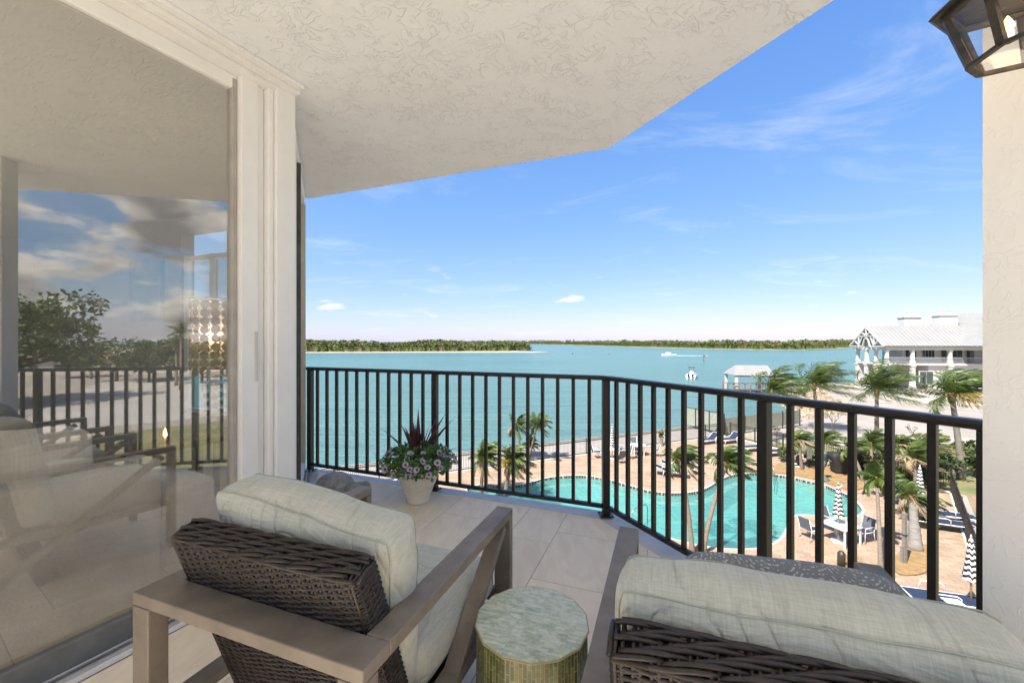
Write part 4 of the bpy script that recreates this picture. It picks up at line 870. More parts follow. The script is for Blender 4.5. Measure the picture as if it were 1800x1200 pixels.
# ---- mangrove shores
m_mang = M('mangrove_leaf', (0.075, 0.105, 0.03), (0.15, 0.165, 0.06), 0.09, 0.8, detail=6, lo=0.3, hi=0.7, spec=0.2)
m_mang2 = M('mangrove_leaf_brown', (0.17, 0.15, 0.085), (0.12, 0.135, 0.05), 0.12, 0.85, detail=6, spec=0.2)
m_shore = M('far_beach', (0.50, 0.45, 0.38), (0.42, 0.37, 0.31), 0.05, 0.95)
def mangrove(name, label, poly, front_n, seed, hmin, hmax):
    rg = random.Random(seed); f = MB(); xs = [p[0] for p in poly]; ys = [p[1] for p in poly]
    def inside(x, y):
        c = False; n = len(poly)
        for i in range(n):
            (x1, y1), (x2, y2) = poly[i], poly[(i + 1) % n]
            if (y1 > y) != (y2 > y) and x < (x2 - x1) * (y - y1) / (y2 - y1) + x1: c = not c
        return c
    cnt = 0
    while cnt < front_n:
        x, y = rg.uniform(min(xs), max(xs)), rg.uniform(min(ys), max(ys))
        if not inside(x, y): continue
        cnt += 1; H_ = rg.uniform(hmin, hmax) * (0.55 + 0.9 * (0.5 + 0.5 * noise.noise(Vector((x * 0.02, y * 0.02, seed))))); r = rg.uniform(2.2, 4.2); mi = 0 if rg.random() < .72 else 1
        for k in range(34):
            a_ = rg.uniform(0, 6.283); el = rg.uniform(-0.2, 1.5); p = Vector((x + r * math.cos(a_) * math.cos(el), y + r * math.sin(a_) * math.cos(el), WZ + max(0.6, H_ - r * 0.8 + r * 0.8 * math.sin(el) + rg.uniform(-.3, .3)))); s = rg.uniform(0.55, 1.15)
            u_ = Vector((rg.uniform(-1, 1), rg.uniform(-1, 1), rg.uniform(-.6, .9))).normalized(); v_ = u_.cross(Vector((rg.uniform(-1, 1), rg.uniform(-1, 1), rg.uniform(-1, 1)))).normalized()
            f.add([p - u_ * s, p + v_ * s * .7, p + u_ * s, p - v_ * s * .7], [(0, 1, 2, 3)], mi)
        for k in range(4):     # stems and low skirt
            a_ = rg.uniform(0, 6.283); p = Vector((x + r * .7 * math.cos(a_), y + r * .7 * math.sin(a_), WZ)); w = rg.uniform(1.4, 2.6)
            f.add([p + Vector((-w, 0, 0)), p + Vector((w, 0, 0)), p + Vector((w * .6, .4, H_ * .6)), p + Vector((-w * .6, -.4, H_ * .65))], [(0, 1, 2, 3)], mi)
    o = f.build(name, [m_mang, m_mang2]); o['kind'] = 'stuff'; o['label'] = label; o['category'] = 'mangroves'; return o
islandL = [(-620, 300), (-420, 330), (-180, 352), (-60, 372), (4, 392), (22, 420), (14, 470), (-60, 520), (-620, 560)]
struct(MB().prism(islandL, WZ - 0.5, WZ + 0.5).build('island_ground', m_scrub))
struct(MB().prism([(-620, 292), (-420, 318), (-220, 336), (-60, 346), (20, 348), (34, 356), (22, 372), (4, 392), (-60, 374), (-420, 332)], WZ - 0.5, WZ + 0.35).build('island_beach', m_shore))
mangrove('mangrove_thicket', 'green mangrove thicket on the left island behind a sandy beach', [(-430, 334), (-180, 356), (-60, 376), (3, 394), (18, 420), (10, 450), (-60, 440), (-430, 380)], 1300, 2, 7.2, 9.6)
shoreR = [(140, 1180), (175, 900), (205, 690), (235, 560), (272, 466), (330, 462), (420, 530), (540, 640), (900, 1000), (2200, 2000), (1500, 3000), (-200, 3000), (-400, 1900), (60, 1500)]
struct(MB().prism(shoreR, WZ - 0.5, WZ + 0.4).build('far_shore_ground', m_scrub))
mangrove('mangrove_shore', 'low mangrove forest along the far right shore across the water', [(150, 1170), (185, 900), (215, 695), (243, 566), (276, 472), (328, 468), (415, 536), (540, 650), (880, 1000), (820, 1030), (500, 690), (380, 590), (310, 540), (270, 640), (225, 900), (190, 1180)], 1700, 4, 7.0, 10.5)
mangrove('mangrove_horizon', 'thin dark mangrove line low on the horizon', [(-400, 1880), (60, 1480), (140, 1190), (185, 1190), (150, 1520), (-350, 1960)], 500, 6, 9.0, 13.0)
# ---- riprap
m_rock = M('riprap_stone', (0.42, 0.33, 0.22), (0.26, 0.20, 0.135), 0.8, 0.9, 0.6, 6, detail=8, rnd=0, bdist=0.05)
rg = random.Random(12); f = MB()
line = [sw(38.0), Vector((39.5, 54.0, 0)), Vector((43.0, 62.0, 0)), Vector((50.4, 73.0, 0)), Vector((57.5, 79.2, 0)), Vector((63.5, 78.5, 0))]
for i in range(len(line) - 1):
    p, q = line[i], line[i + 1]; d = (q - p); L = d.length; d.normalize(); nrm = Vector((-d.y, d.x, 0))
    for k in range(int(L * 16)):
        t_ = rg.uniform(0, L); o_ = rg.uniform(-3.6, 2.4); s = rg.uniform(0.28, 0.62); z = (-0.05 if o_ < 0 else -0.05 - 0.6 * o_) + rg.uniform(-.1, .25)
        c_ = p + d * t_ + nrm * o_; rot = Euler((rg.uniform(0, 6), rg.uniform(0, 6), rg.uniform(0, 6))).to_matrix()
        f.box((c_.x, c_.y, max(z, WZ)), (s * rg.uniform(.8, 1.5), s, s * rg.uniform(.6, 1)), rot, 0, rg.uniform(.5, .85))
for k in range(150):     # rubble along the seawall
    c_ = sw(rg.uniform(20, 38)) - SEN * rg.uniform(0.5, 2.2); s = rg.uniform(0.12, 0.35); f.box((c_.x, c_.y, 0.05), (s * 1.4, s, s * .7), Euler((rg.uniform(0, 6), rg.uniform(0, 6), rg.uniform(0, 6))).to_matrix(), 0, 0.7)
o = f.build('riprap', m_rock); o['kind'] = 'stuff'; o['label'] = 'tan riprap boulders along the water edge below the house'; o['category'] = 'rocks'

# ------------------------------------------------------------------ fences
m_fence = M('fence_bronze', (0.030, 0.026, 0.022), (0.045, 0.038, 0.03), 8, 0.5)
def fence(label, pts, h=1.2, post_d=2.4, pick=0.11, curb=True, group='bronze picket fences'):
    fe = thing('picket_fence', label, 'fence', tuple(pts[0]), 0, group); o0 = pts[0]; pk = MB()
    for i in range(len(pts) - 1):
        p, q = pts[i] - o0, pts[i + 1] - o0; d = q - p; L = d.length; d.normalize()
        n = max(1, round(L / post_d))
        for k in range(n + (1 if i == len(pts) - 2 else 0)):
            c_ = p + d * (L * k / n); MB().box((c_.x, c_.y, h / 2 + .02), (0.06, 0.06, h + 0.04)).build('post', m_fence, fe)
        for z in (h - 0.02, 0.12, h - 0.18): MB().bar(p + Vector((0, 0, z)), q + Vector((0, 0, z)), 0.032, 0.035).build('rail', m_fence, fe)
        for k in range(int(L / pick)):
            c_ = p + d * (pick * (k + .5)); pk.box((c_.x, c_.y, h / 2 + 0.03), (0.017, 0.017, h - 0.10))
        if curb: MB().bar(p + Vector((0, 0, 0.03)), q + Vector((0, 0, 0.03)), 0.16, 0.05).build('curb', m_curb, fe)
    o = pk.build('pickets', m_fence, fe); o['kind'] = 'stuff'; return fe
fence('bronze picket fence along the pool deck edge above the seawall', [F0, FC], 1.15)
fence('bronze picket fence behind the planting bed, beside the scrub ground', [FC + Vector((0.25, -.35, 0)), FC2], 1.2)
fence('bronze picket fence stepping down along the red path', [FC2 + (FC3 - FC2).normalized() * .25, FC3 + (FC3 - FC2).normalized() * 6], 1.2)
m_screen = M('mesh_screen', (0.30, 0.31, 0.25), (0.24, 0.25, 0.20), 4, 0.9)
bf = thing('barrier_fence', 'tall screened barrier fence closing off the seawall path', 'fence', tuple(FC + SEN * 0.1))
for k in range(4):
    p = SEN * (k * 1.5); MB().box((p.x, p.y, 0.95), (0.09, 0.09, 1.9)).build('post', m_fence, bf)
    if k < 3:
        q = SEN * ((k + 1) * 1.5); MB().bar(p + SEN * .06 + Vector((0, 0, 1.02)), q - SEN * .06 + Vector((0, 0, 1.02)), 0.012, 1.6).build('screen_panel', m_screen, bf); MB().bar(p + Vector((0, 0, 1.86)), q + Vector((0, 0, 1.86)), 0.05, 0.05).build('rail', m_fence, bf)
MB().bar((-1.5 * SEA.x, -1.5 * SEA.y, 0.05), (0, 0, 1.5), 0.05, 0.05).build('brace', m_fence, bf)
for k in range(4):
    p = SEA * (2.6 * k + 2.6) ; MB().box((p.x, p.y, 0.8), (0.08, 0.08, 1.6)).build('post', m_fence, bf)
    q = SEA * (2.6 * k); MB().bar(q + SEA * .06 + Vector((0, 0, 0.85)), p - SEA * .06 + Vector((0, 0, 0.85)), 0.012, 1.3).build('screen_panel', m_screen, bf)
# ------------------------------------------------------------------ palms
m_frond = M('palm_frond', (0.038, 0.072, 0.014), (0.115, 0.15, 0.027), 1.6, 0.42, rnd=0.5, trans=0.22, spec=0.5)
m_fdry = M('palm_frond_dry', (0.36, 0.28, 0.17), (0.27, 0.20, 0.11), 3, 0.7, rnd=0.3, trans=0.15)
m_fyel = M('palm_frond_yellow', (0.34, 0.22, 0.035), (0.24, 0.19, 0.04), 3, 0.5, rnd=0.3, trans=0.2)
m_trunk = M('palm_trunk', (0.24, 0.19, 0.145), (0.15, 0.115, 0.085), 5, 0.9, 0.6, 14, stretch=(1, 1, 5), bdist=0.03)
m_trunkg = M('palm_trunk_grey', (0.25, 0.225, 0.195), (0.17, 0.15, 0.125), 3, 0.85, 0.4, 10, stretch=(1, 1, 8), bdist=0.02)
m_husk = M('palm_husk', (0.20, 0.12, 0.06), (0.12, 0.075, 0.04), 9, 0.9, 0.5, 30)
def palm(label, base, top, L, nf, seed, wind=0.55, r0=0.13, gravity=0.5, dry=0.0, yellow=0.06, el=(-25, 85), mtr=None, bulge=1.0, dens=32, wdir=(1.0, 0.12, 0.05), group='wind blown palm trees', lw=1.0, name='palm_tree'):
    rg = random.Random(seed); base = Vector(base); top = Vector(top)
    pa = thing(name, label, 'palm tree', tuple(base), 0, group); T = top - base; Ht = T.length
    pts = []; rs = []; K = 14
    for k in range(K + 1):
        t = k / K; c = Vector((T.x * t ** 1.4, T.y * t ** 1.4, T.z * t)); pts.append(c)
        rs.append(r0 * (1.25 - 0.45 * t + (0.25 * max(0, 1 - t * 6))) * (1 + 0.05 * (k % 2)) * (bulge if 0.05 < t < 0.55 else 1))
    pts[0].z = -0.05
    MB().tube(pts, rs, 9).build('trunk', mtr or m_trunk, pa, True)
    tp_ = pts[-1]
    MB().lathe([(r0 * .8, -r0 * 2.5), (r0 * 1.35, -r0), (r0 * 1.2, r0), (r0 * .5, r0 * 2.6), (0.01, r0 * 3.5)], 8, tp_).build('crown_shaft', m_husk, pa, True)
    W = Vector(wdir).normalized()
    for i in range(nf):
        az_ = i * 2.39996 + rg.uniform(-.25, .25); e = R(el[0] + (el[1] - el[0]) * ((i + .5) / nf) ** 0.8 + rg.uniform(-6, 6)); Lf = L * rg.uniform(0.82, 1.1)
        d = Vector((math.cos(az_) * math.cos(e), math.sin(az_) * math.cos(e), math.sin(e))); p = tp_ + Vector((0, 0, r0 * .8)); step = Lf / 12
        isdry = rg.random() < dry and e < R(25); mat = m_fdry if isdry else (m_fyel if (rg.random() < yellow and e < R(20)) else m_frond)
        gr = gravity * (2.0 if isdry else 1.0); path = [p.copy()]; dirs = [d.copy()]
        for k in range(12):
            t = (k + 1) / 12
            d = (d + W * wind * (0.25 + 0.75 * t) * 0.42 + Vector((0, 0, -1)) * gr * (0.15 + t) * 0.22 + Vector((rg.uniform(-1, 1), rg.uniform(-1, 1), rg.uniform(-1, 1))) * 0.025).normalized()
            p = p + d * step; path.append(p.copy()); dirs.append(d.copy())
        f = MB(); f.tube(path, [0.020 * lw * (1.1 - k / 12) + 0.003 for k in range(13)], 3, False)
        twist = rg.uniform(-.5, .5)
        for k in range(dens):
            t = 0.10 + 0.89 * (k / (dens - 1)); x = t * 12; i0 = min(11, int(x)); fr_ = x - i0; c = path[i0].lerp(path[i0 + 1], fr_); dd = dirs[i0].lerp(dirs[i0 + 1], fr_).normalized()
            sd_ = dd.cross(Vector((0, 0, 1)))
            if sd_.length < 0.15: sd_ = dd.cross(W)
            sd_.normalize(); nr2 = sd_.cross(dd); ca, sa = math.cos(twist), math.sin(twist); sd_ = sd_ * ca + nr2 * sa
            ll = Lf * 0.30 * (math.sin(math.pi * min(1, 0.16 + t * 0.84)) ** 0.7) * rg.uniform(.85, 1.12) + 0.04
            for s in (-1, 1):
                ld_ = (sd_ * s * 0.85 + dd * (0.55 + 0.5 * t) + W * wind * 0.55 + Vector((0, 0, -1)) * (0.18 + gr * 0.35) + Vector((rg.uniform(-1, 1), rg.uniform(-1, 1), rg.uniform(-1, 1))) * 0.24).normalized()
                mid = c + ld_ * ll * 0.5; tip = mid + (ld_ + W * wind * 0.35 + Vector((0, 0, -0.30 * gr - .1))).normalized() * ll * 0.5
                w = 0.033 * lw * rg.uniform(.8, 1.2); wv = dd * w
                f.add([c - wv * .6, c + wv * .6, mid + wv, mid - wv, tip], [(0, 1, 2, 3), (3, 2, 4)])
        f.build('frond', mat, pa)
    return pa
def P(u, v, Y): return at(u, v, Y)
def pbase(u, v): q = G(u, v); return (q.x, q.y, 0)
palm('tall windblown coconut palm in front of the boat shelter', pbase(1346, 778), P(1357, 690, 33), 3.2, 25, 11, 1.1, 0.13, 0.45, wdir=(1, .1, .02), dens=36)
bB = P(1436, 757, 37); palm('tall windblown palm with one yellow hanging frond above the riprap', (bB.x, bB.y, 0), P(1431, 680, 37), 3.8, 27, 12, 1.05, 0.14, 0.45, yellow=.12, dry=.05, dens=36)
palm('tall windblown palm in front of the white house gable', pbase(1541, 790), P(1541, 690, 31), 3.6, 29, 13, 1.05, 0.13, 0.45, yellow=.14, dens=36)
palm('tall windblown palm with the long trunk rising behind the corner fence', pbase(1690, 842), P(1673, 697, 24.3), 2.8, 29, 14, 1.0, 0.14, 0.45, yellow=.10, dry=.05, mtr=m_trunkg, dens=36)
palm('slim palm by the seawall fence, the straighter of a pair', pbase(916, 806), P(908, 752, 28.5), 1.35, 13, 21, 0.3, 0.075, 0.9, dry=.3, lw=.9)
palm('slim leaning palm by the seawall fence beside its twin', pbase(931, 810), P(944, 750, 28.0), 1.35, 13, 22, 0.35, 0.07, 0.9, dry=.25, lw=.9)
palm('small low palm behind the leaning pair at the seawall', pbase(926, 800), P(932, 781, 29.4), 0.8, 12, 23, 0.3, 0.06, 0.9, yellow=.3, lw=.9)
palm('bushy low palm at the pool edge with a crooked trunk', pbase(846, 866), P(850, 806, 22.0), 1.25, 22, 24, 0.5, 0.085, 0.7, el=(-60, 85), dry=.15)
palm('bushy low palm with yellow skirt at the pool edge', pbase(889, 868), P(899, 812, 21.8), 1.35, 26, 25, 0.7, 0.10, 0.75, el=(-65, 85), dry=.15, yellow=.12)
palm('leaning palm whose trunk tilts left across the pool', pbase(1217, 975), P(1196, 812, 16.4), 1.15, 20, 31, 0.9, 0.075, 0.75, el=(-50, 85), dry=.12)
palm('leaning palm whose trunk tilts right across the pool', pbase(1236, 974), P(1277, 815, 16.6), 1.25, 22, 32, 0.9, 0.075, 0.7, el=(-50, 85), dry=.1)
palm('thick smooth trunked palm with ragged brown fronds beside a wooden stake', pbase(1609, 967), P(1604, 880, 18.4), 1.3, 20, 33, 0.8, 0.155, 0.8, el=(-60, 60), dry=.55, mtr=m_trunkg, bulge=1.15, wdir=(1, -.2, -.15))
palm('thin palm rising beside the square pool table', pbase(1548, 1003), P(1541, 842, 16.0), 0.85, 15, 34, 0.2, 0.06, 1.0, el=(-60, 80), dry=.2)
palm('small palm in the mulch bed next to the white float stand', pbase(1409, 826), P(1404, 775, 26), 1.15, 20, 35, 0.9, 0.08, 0.55, el=(-40, 85), dry=.1)
palm('small palm in the mulch bed behind the bronze statue', pbase(1446, 822), P(1447, 776, 27.5), 1.35, 22, 36, 1.0, 0.09, 0.5, el=(-30, 85), dry=.15)
palm('small palm leaning over the black covered grill', pbase(1517, 847), P(1496, 790, 24.5), 1.2, 20, 37, 0.9, 0.075, 0.6, el=(-35, 85), dry=.1)
palm('small upright palm next to the dark litter bin', pbase(1533, 838), P(1531, 780, 25.2), 1.35, 22, 38, 0.9, 0.085, 0.6, el=(-35, 85), dry=.1)
palm('low green palm behind the fence by the lawn', pbase(1578, 830), P(1578, 783, 26.5), 1.2, 22, 39, 1.0, 0.085, 0.5, el=(-30, 85), dry=.1)
palm('ragged wind torn palm with bare brown fronds before the corner fence', pbase(1612, 866), P(1606, 808, 22.2), 1.7, 24, 40, 1.5, 0.11, 0.5, el=(-40, 70), dry=.7)
palm('green palm swept over the ragged one by the corner fence', pbase(1634, 846), P(1630, 785, 24.0), 1.5, 22, 41, 1.3, 0.10, 0.45, el=(-30, 80), dry=.15)
palm('young low palm on the bed edge with feathery green fronds', pbase(1556, 878), P(1558, 852, 21.2), 1.1, 18, 42, 0.8, 0.06, 0.5, el=(0, 85), lw=.8)
palm('young low palm beside the striped umbrella in the bed', pbase(1582, 892), P(1584, 872, 20.2), 1.0, 18, 43, 0.8, 0.06, 0.5, el=(0, 80), dry=.1, lw=.8)
palm('scrubby stub palm standing at the deck corner by the fence', pbase(1163, 783), P(1162, 765, 32.2), 0.35, 12, 44, 0.2, 0.10, 0.9, dry=.4, lw=.8)

# ------------------------------------------------------------------ bushes, bare shrubs and the trees beyond the building
m_leaf = M('broad_leaf', (0.050, 0.085, 0.022), (0.11, 0.14, 0.04), 0.8, 0.6, trans=0.2, detail=4)
m_bark = M('bark', (0.14, 0.11, 0.085), (0.09, 0.07, 0.055), 6, 0.9, 0.5)
def leafy(name, label, cat, base, H_, Rr, n, seed, trunk=0.3, ls=0.12, group=None, clumps=14, mat=None, flat=0.7):
    rg = random.Random(seed); t_ = thing(name, label, cat, tuple(base), 0, group); cs = []; f = MB()
    f.tube([(0, 0, -.05), (0.05 * H_, 0, H_ * trunk), (0.02 * H_, 0.03 * H_, H_ * .75)], [0.035 * H_, 0.026 * H_, 0.008 * H_], 7)
    for k in range(clumps):
        a_ = rg.uniform(0, 6.28); rr = Rr * math.sqrt(rg.random()) * .8; c = Vector((rr * math.cos(a_), rr * math.sin(a_), H_ * (trunk + (1 - trunk) * rg.uniform(.2, .95)) * (1 - .25 * (rr / Rr) ** 2))); cs.append((c, Rr * rg.uniform(.25, .45)))
        f.tube([(0.04 * H_, 0, H_ * trunk * rg.uniform(.7, 1.2)), c * 0.6 + Vector((0, 0, H_ * .12)), c], [0.014 * H_, 0.008 * H_, 0.003 * H_], 4)
    f.build('trunk', m_bark, t_, True); f = MB()
    for k in range(n):
        c, r = cs[rg.randrange(len(cs))]; v = Vector((rg.gauss(0, 1), rg.gauss(0, 1), rg.gauss(0, 1) * flat)); v = v.normalized() * r * rg.uniform(.5, 1.0); v.z *= flat; p = c + v; s = ls * rg.uniform(.7, 1.4)
        u_ = Vector((rg.uniform(-1, 1), rg.uniform(-1, 1), rg.uniform(-.7, .7))).normalized(); w_ = u_.cross(Vector((rg.uniform(-1, 1), rg.uniform(-1, 1), rg.uniform(-1, 1)))).normalized()
        f.add([p - u_ * s, p + w_ * s * .55, p + u_ * s, p - w_ * s * .55], [(0, 1, 2, 3)])
    f.build('crown', mat or m_leaf, t_); return t_
def bare(label, base, H_, seed, leaves=60):
    rg = random.Random(seed); t_ = thing('bare_shrub', label, 'shrub', tuple(base), 0, 'leafless shrubs'); f = MB(); lf = MB()
    def grow(p, d, L, r, dep):
        q = p + d * L; f.tube([p, q], [r, r * .7], 4, False)
        if dep == 0:
            for _ in range(leaves // 30): s = 0.05; u_ = Vector((rg.uniform(-1, 1), rg.uniform(-1, 1), rg.uniform(-1, 1))).normalized(); w_ = u_.orthogonal(); lf.add([q - u_ * s, q + w_ * s * .6, q + u_ * s, q - w_ * s * .6], [(0, 1, 2, 3)])
            return
        for _ in range(rg.choice((2, 3))): grow(q, (d + Vector((rg.uniform(-.8, .8), rg.uniform(-.8, .8), rg.uniform(-.1, .5)))).normalized(), L * rg.uniform(.6, .8), r * .62, dep - 1)
    grow(Vector((0, 0, -.03)), Vector((0, 0, 1)), H_ * .36, 0.03 * H_, 4); f.build('branches', m_bark, t_)
    if lf.v: lf.build('leaves', m_leaf, t_)
bare('leafless shrub with dark branches on the white sand', pbase(1463, 768), 2.3, 3, 30); bare('thin leafless shrub standing on the scrub ground by the lawn', pbase(1613, 790), 2.0, 4, 40)
bare('leafy sparse shrub at the fence under the boat shelter palm', pbase(1365, 782), 1.5, 5, 150); bare('twiggy shrub between sand and lawn near the house palm', pbase(1500, 766), 1.6, 8, 30)
leafy('green_shrub', 'dark green leafy shrub behind the corner fence beside the lawn', 'shrub', pbase(1712, 838), 2.2, 1.3, 900, 5, .15, .12)
leafy('green_shrub', 'round green hedge shrub inside the fence behind the young palms', 'shrub', pbase(1560, 842), 1.0, 1.0, 600, 6, .1, .09)
for i, (u, v, h, r) in enumerate(((1385, 812, 0.9, .8), (1432, 815, 0.8, .8), (1470, 818, 1.0, 1.0), (1515, 826, 1.1, .9), (1598, 848, 1.3, 1.1), (1640, 850, 1.2, .9), (1655, 838, 1.5, 1.2), (1545, 815, 1.3, 1.2))):
    leafy('green_shrub', ['low shrub between the fence and the float stand palm', 'low shrub behind the pool rules sign', 'leafy shrub behind the statue along the fence', 'leafy shrub behind the covered grill', 'full shrub behind the ragged palm', 'full shrub in the bed at the corner fence post', 'tall lawn shrub outside the corner fence', 'wide lawn shrub outside the fence behind the bin'][i], 'shrub', pbase(u, v), h, r, 700, 80 + i, .1, .085, 'shrubs along the pool fence')
def mirrored(u, v_or_depth, depth):
    'point that the door glass shows at photo column u, at a given depth along the camera axis'
    d = Vector(((u - 900) / FL, 1, 0)); nn = DN; pl = P0 - DN * 0.105; k = 2 * (-pl).dot(nn)
    mc = -nn * ((Vector((0, 0, 0)) - pl).dot(nn)) * 2
    r = d - nn * (2 * d.dot(nn)); return mc + r * depth
rg = random.Random(5)
q = mirrored(15, 0, 52); leafy('broadleaf_tree', 'large spreading green tree mirrored at the edge of the door glass', 'tree', (q.x, q.y, 0), 15.5, 8.5, 9000, 51, .3, .30, 'broadleaf trees beyond the building', 26)
lab = ['dense green tree beside the tiled roof houses mirrored in the glass', 'half bare tangled tree before the mirrored houses', 'low green tree by the pale lot mirrored in the glass', 'round green tree in front of the mirrored red roof', 'dark green tree at the far side of the pale lot', 'bushy tree behind the pale lot beside the mirrored palm', 'broad low tree left of the mirrored red roof']
for i, (u, dep, H_, Rr) in enumerate(((118, 92, 8.5, 5.5), (205, 84, 9.0, 6.5), (262, 82, 8.0, 5.0), (300, 88, 8.8, 5.5), (355, 80, 8.0, 5.0), (60, 105, 10.0, 6.5), (400, 96, 9.0, 6.0))):
    q = mirrored(u, 0, dep); leafy('broadleaf_tree', lab[i], 'tree', (q.x, q.y, 0), H_, Rr, 900 if i == 1 else 2600, 60 + i, .25, .32, 'broadleaf trees beyond the building', 16)
for i, (u, dep, h) in enumerate(((310, 76, 7.5), (318, 70, 9.5), (160, 90, 9.0))):
    q = mirrored(u, 0, dep); palm(['mirrored palm beside the red roof', 'tallest mirrored palm above the pale lot', 'mirrored palm in front of the tiled house'][i] + ' across the lot', (q.x, q.y, 0), (q.x + .4, q.y, h), 2.6, 14, 70 + i, 0.3, 0.2, 0.6, dens=18, lw=2.2, group='palms beyond the building')
m_rooft = M('tile_roof', (0.34, 0.20, 0.14), (0.27, 0.155, 0.11), 1.5, 0.8, 0.3, 6); m_hwall = M('house_wall', (0.62, 0.58, 0.52), (0.55, 0.51, 0.46), 1.0, 0.8); m_pane = M('dark_pane', (0.05, 0.075, 0.085), (0.03, 0.045, 0.05), 2, 0.08, spec=0.8)
for i, (u, dep, w, d_) in enumerate(((125, 108, 17, 11), (300, 112, 20, 12), (20, 125, 18, 12), (400, 118, 16, 11))):
    q = mirrored(u, 0, dep); hs2 = thing('bungalow', ['cream bungalow with brown tiled hip roof behind the mirrored trees', 'wide bungalow with red tiled hip roof mirrored beside the lamp', 'bungalow behind the spreading tree mirrored in the glass', 'bungalow with tiled roof mirrored beside the door stile'][i], 'house', (q.x, q.y, 0), R(80 + 9 * i), 'tile roofed bungalows across the lot')
    MB().box((0, 0, 1.75), (w, d_, 3.6)).build('wall', m_hwall, hs2)
    f = MB(); e = .8; f.add([(-w / 2 - e, -d_ / 2 - e, 3.56), (w / 2 + e, -d_ / 2 - e, 3.56), (w / 2 + e, d_ / 2 + e, 3.56), (-w / 2 - e, d_ / 2 + e, 3.56), (-w / 2 + d_ / 2, 0, 6.6), (w / 2 - d_ / 2, 0, 6.6)], [(0, 1, 5, 4), (1, 2, 5), (2, 3, 4, 5), (3, 0, 4), (3, 2, 1, 0)]); f.build('roof', m_rooft, hs2)
    for s in (-1, 1):
        for k in range(4): MB().box((-w / 2 + w * (k + .5) / 4, s * (d_ / 2 + .01), 1.7), (1.6, .06, 1.3)).build('window', m_pane, hs2)

# ------------------------------------------------------------------ pool furniture
m_wmet = M('white_tube', (0.76, 0.75, 0.73), (0.68, 0.67, 0.65), 8, 0.4); m_navy = M('navy_sling', (0.012, 0.022, 0.052), (0.018, 0.032, 0.070), 9, 0.8); m_grey_sling = M('grey_sling', (0.09, 0.10, 0.12), (0.12, 0.13, 0.15), 9, 0.8)
def lounger(label, loc, rz, back=0.0, arms=True):
    t_ = thing('sun_lounger', label, 'sun lounger', loc, rz, 'navy sling pool loungers')      # head at +x
    f = MB(); z = 0.34
    f.tube([(-1.0, -.33, z), (0.25, -.33, z)], .022, 6).tube([(-1.0, .33, z), (0.25, .33, z)], .022, 6).tube([(-1.0, -.33, z), (-1.0, .33, z)], .022, 6); f.build('frame', m_wmet, t_, True)
    bx = 0.25 + .72 * math.cos(back); bz = z + .72 * math.sin(back)
    f = MB(); f.tube([(0.25, -.33, z), (bx, -.33, bz)], .022, 6).tube([(0.25, .33, z), (bx, .33, bz)], .022, 6).tube([(bx, -.33, bz), (bx, .33, bz)], .022, 6); f.build('back_frame', m_wmet, t_, True)
    MB().bar((-.98, 0, z + .008), (0.25, 0, z + .008), .63, .014).build('seat_sling', m_navy, t_); MB().bar((0.255, 0, z + .008), (bx, 0, bz + .006), .63, .014).build('back_sling', m_navy, t_)
    for x in (-.8, .35):
        for s in (-1, 1): MB().tube([(x, s * .33, z - .005), (x + (.06 if x > 0 else -.06), s * .33, 0.0)], .02, 6).build('leg', m_wmet, t_, True)
    if arms:
        for s in (-1, 1): MB().tube([(-.15, s * .37, z), (-.15, s * .37, z + .20), (-.05, s * .37, z + .26), (.42, s * .37, z + .26), (.5, s * .37, z)], .018, 6).build('arm', m_wmet, t_, True)
    return t_
def chair(label, loc, rz, seat=None):
    t_ = thing('pool_chair', label, 'chair', loc, rz, 'sling dining chairs by the pool')     # faces +y
    MB().bar((0, -.24, .43), (0, .22, .44), .46, .015).build('seat', seat or m_navy, t_); MB().bar((0, -.25, .45), (0, -.40, .92), .46, .015, up=(0, 1, 0)).build('backrest', m_grey_sling, t_)
    for s in (-1, 1):
        MB().tube([(s * .25, .24, 0), (s * .25, .22, .43), (s * .25, .20, .62), (s * .25, -.25, .64)], .016, 6).build('arm', m_wmet, t_, True)
        MB().tube([(s * .245, -.40, .92), (s * .245, -.25, .44), (s * .245, -.33, 0)], .016, 6).build('rear_leg', m_wmet, t_, True)
        MB().tube([(s * .245, -.25, .44), (s * .245, .22, .43)], .015, 6).build('side_rail', m_wmet, t_, True)
    return t_
m_stripe = brick_mat('striped_canvas', (0.80, 0.79, 0.76), (0.80, 0.79, 0.76), (0.02, 0.02, 0.022), 100.0, 0.13, 0.06, 0.8, 0.0, 0.0, coord='UV', noise_amt=0.0)
m_wood = M('pole_wood', (0.42, 0.30, 0.16), (0.33, 0.23, 0.12), 10, 0.6)
def stripe_canvas():
    m = bpy.data.materials.new('black_white_stripe'); m.use_nodes = True; nt = m.node_tree; b = bsdf(m); inp(b, Roughness=.85)
    tcn = N(nt, 'ShaderNodeTexCoord'); sx = N(nt, 'ShaderNodeSeparateXYZ'); nt.links.new(tcn.outputs['Object'], sx.inputs[0])
    an = math_n(nt, 'ARCTAN2', sx.outputs[1], sx.outputs[0]); zz_ = math_n(nt, 'ADD', math_n(nt, 'MULTIPLY', sx.outputs[2], 6.0), math_n(nt, 'MULTIPLY', math_n(nt, 'SINE', math_n(nt, 'MULTIPLY', an, 5.0)), 0.16))
    nt.links.new(mixc(nt, math_n(nt, 'GREATER_THAN', math_n(nt, 'FRACT', zz_), 0.5), (0.78, 0.77, 0.74), (0.015, 0.015, 0.018)), b.inputs['Base Color']); return m
m_stripe = stripe_canvas()
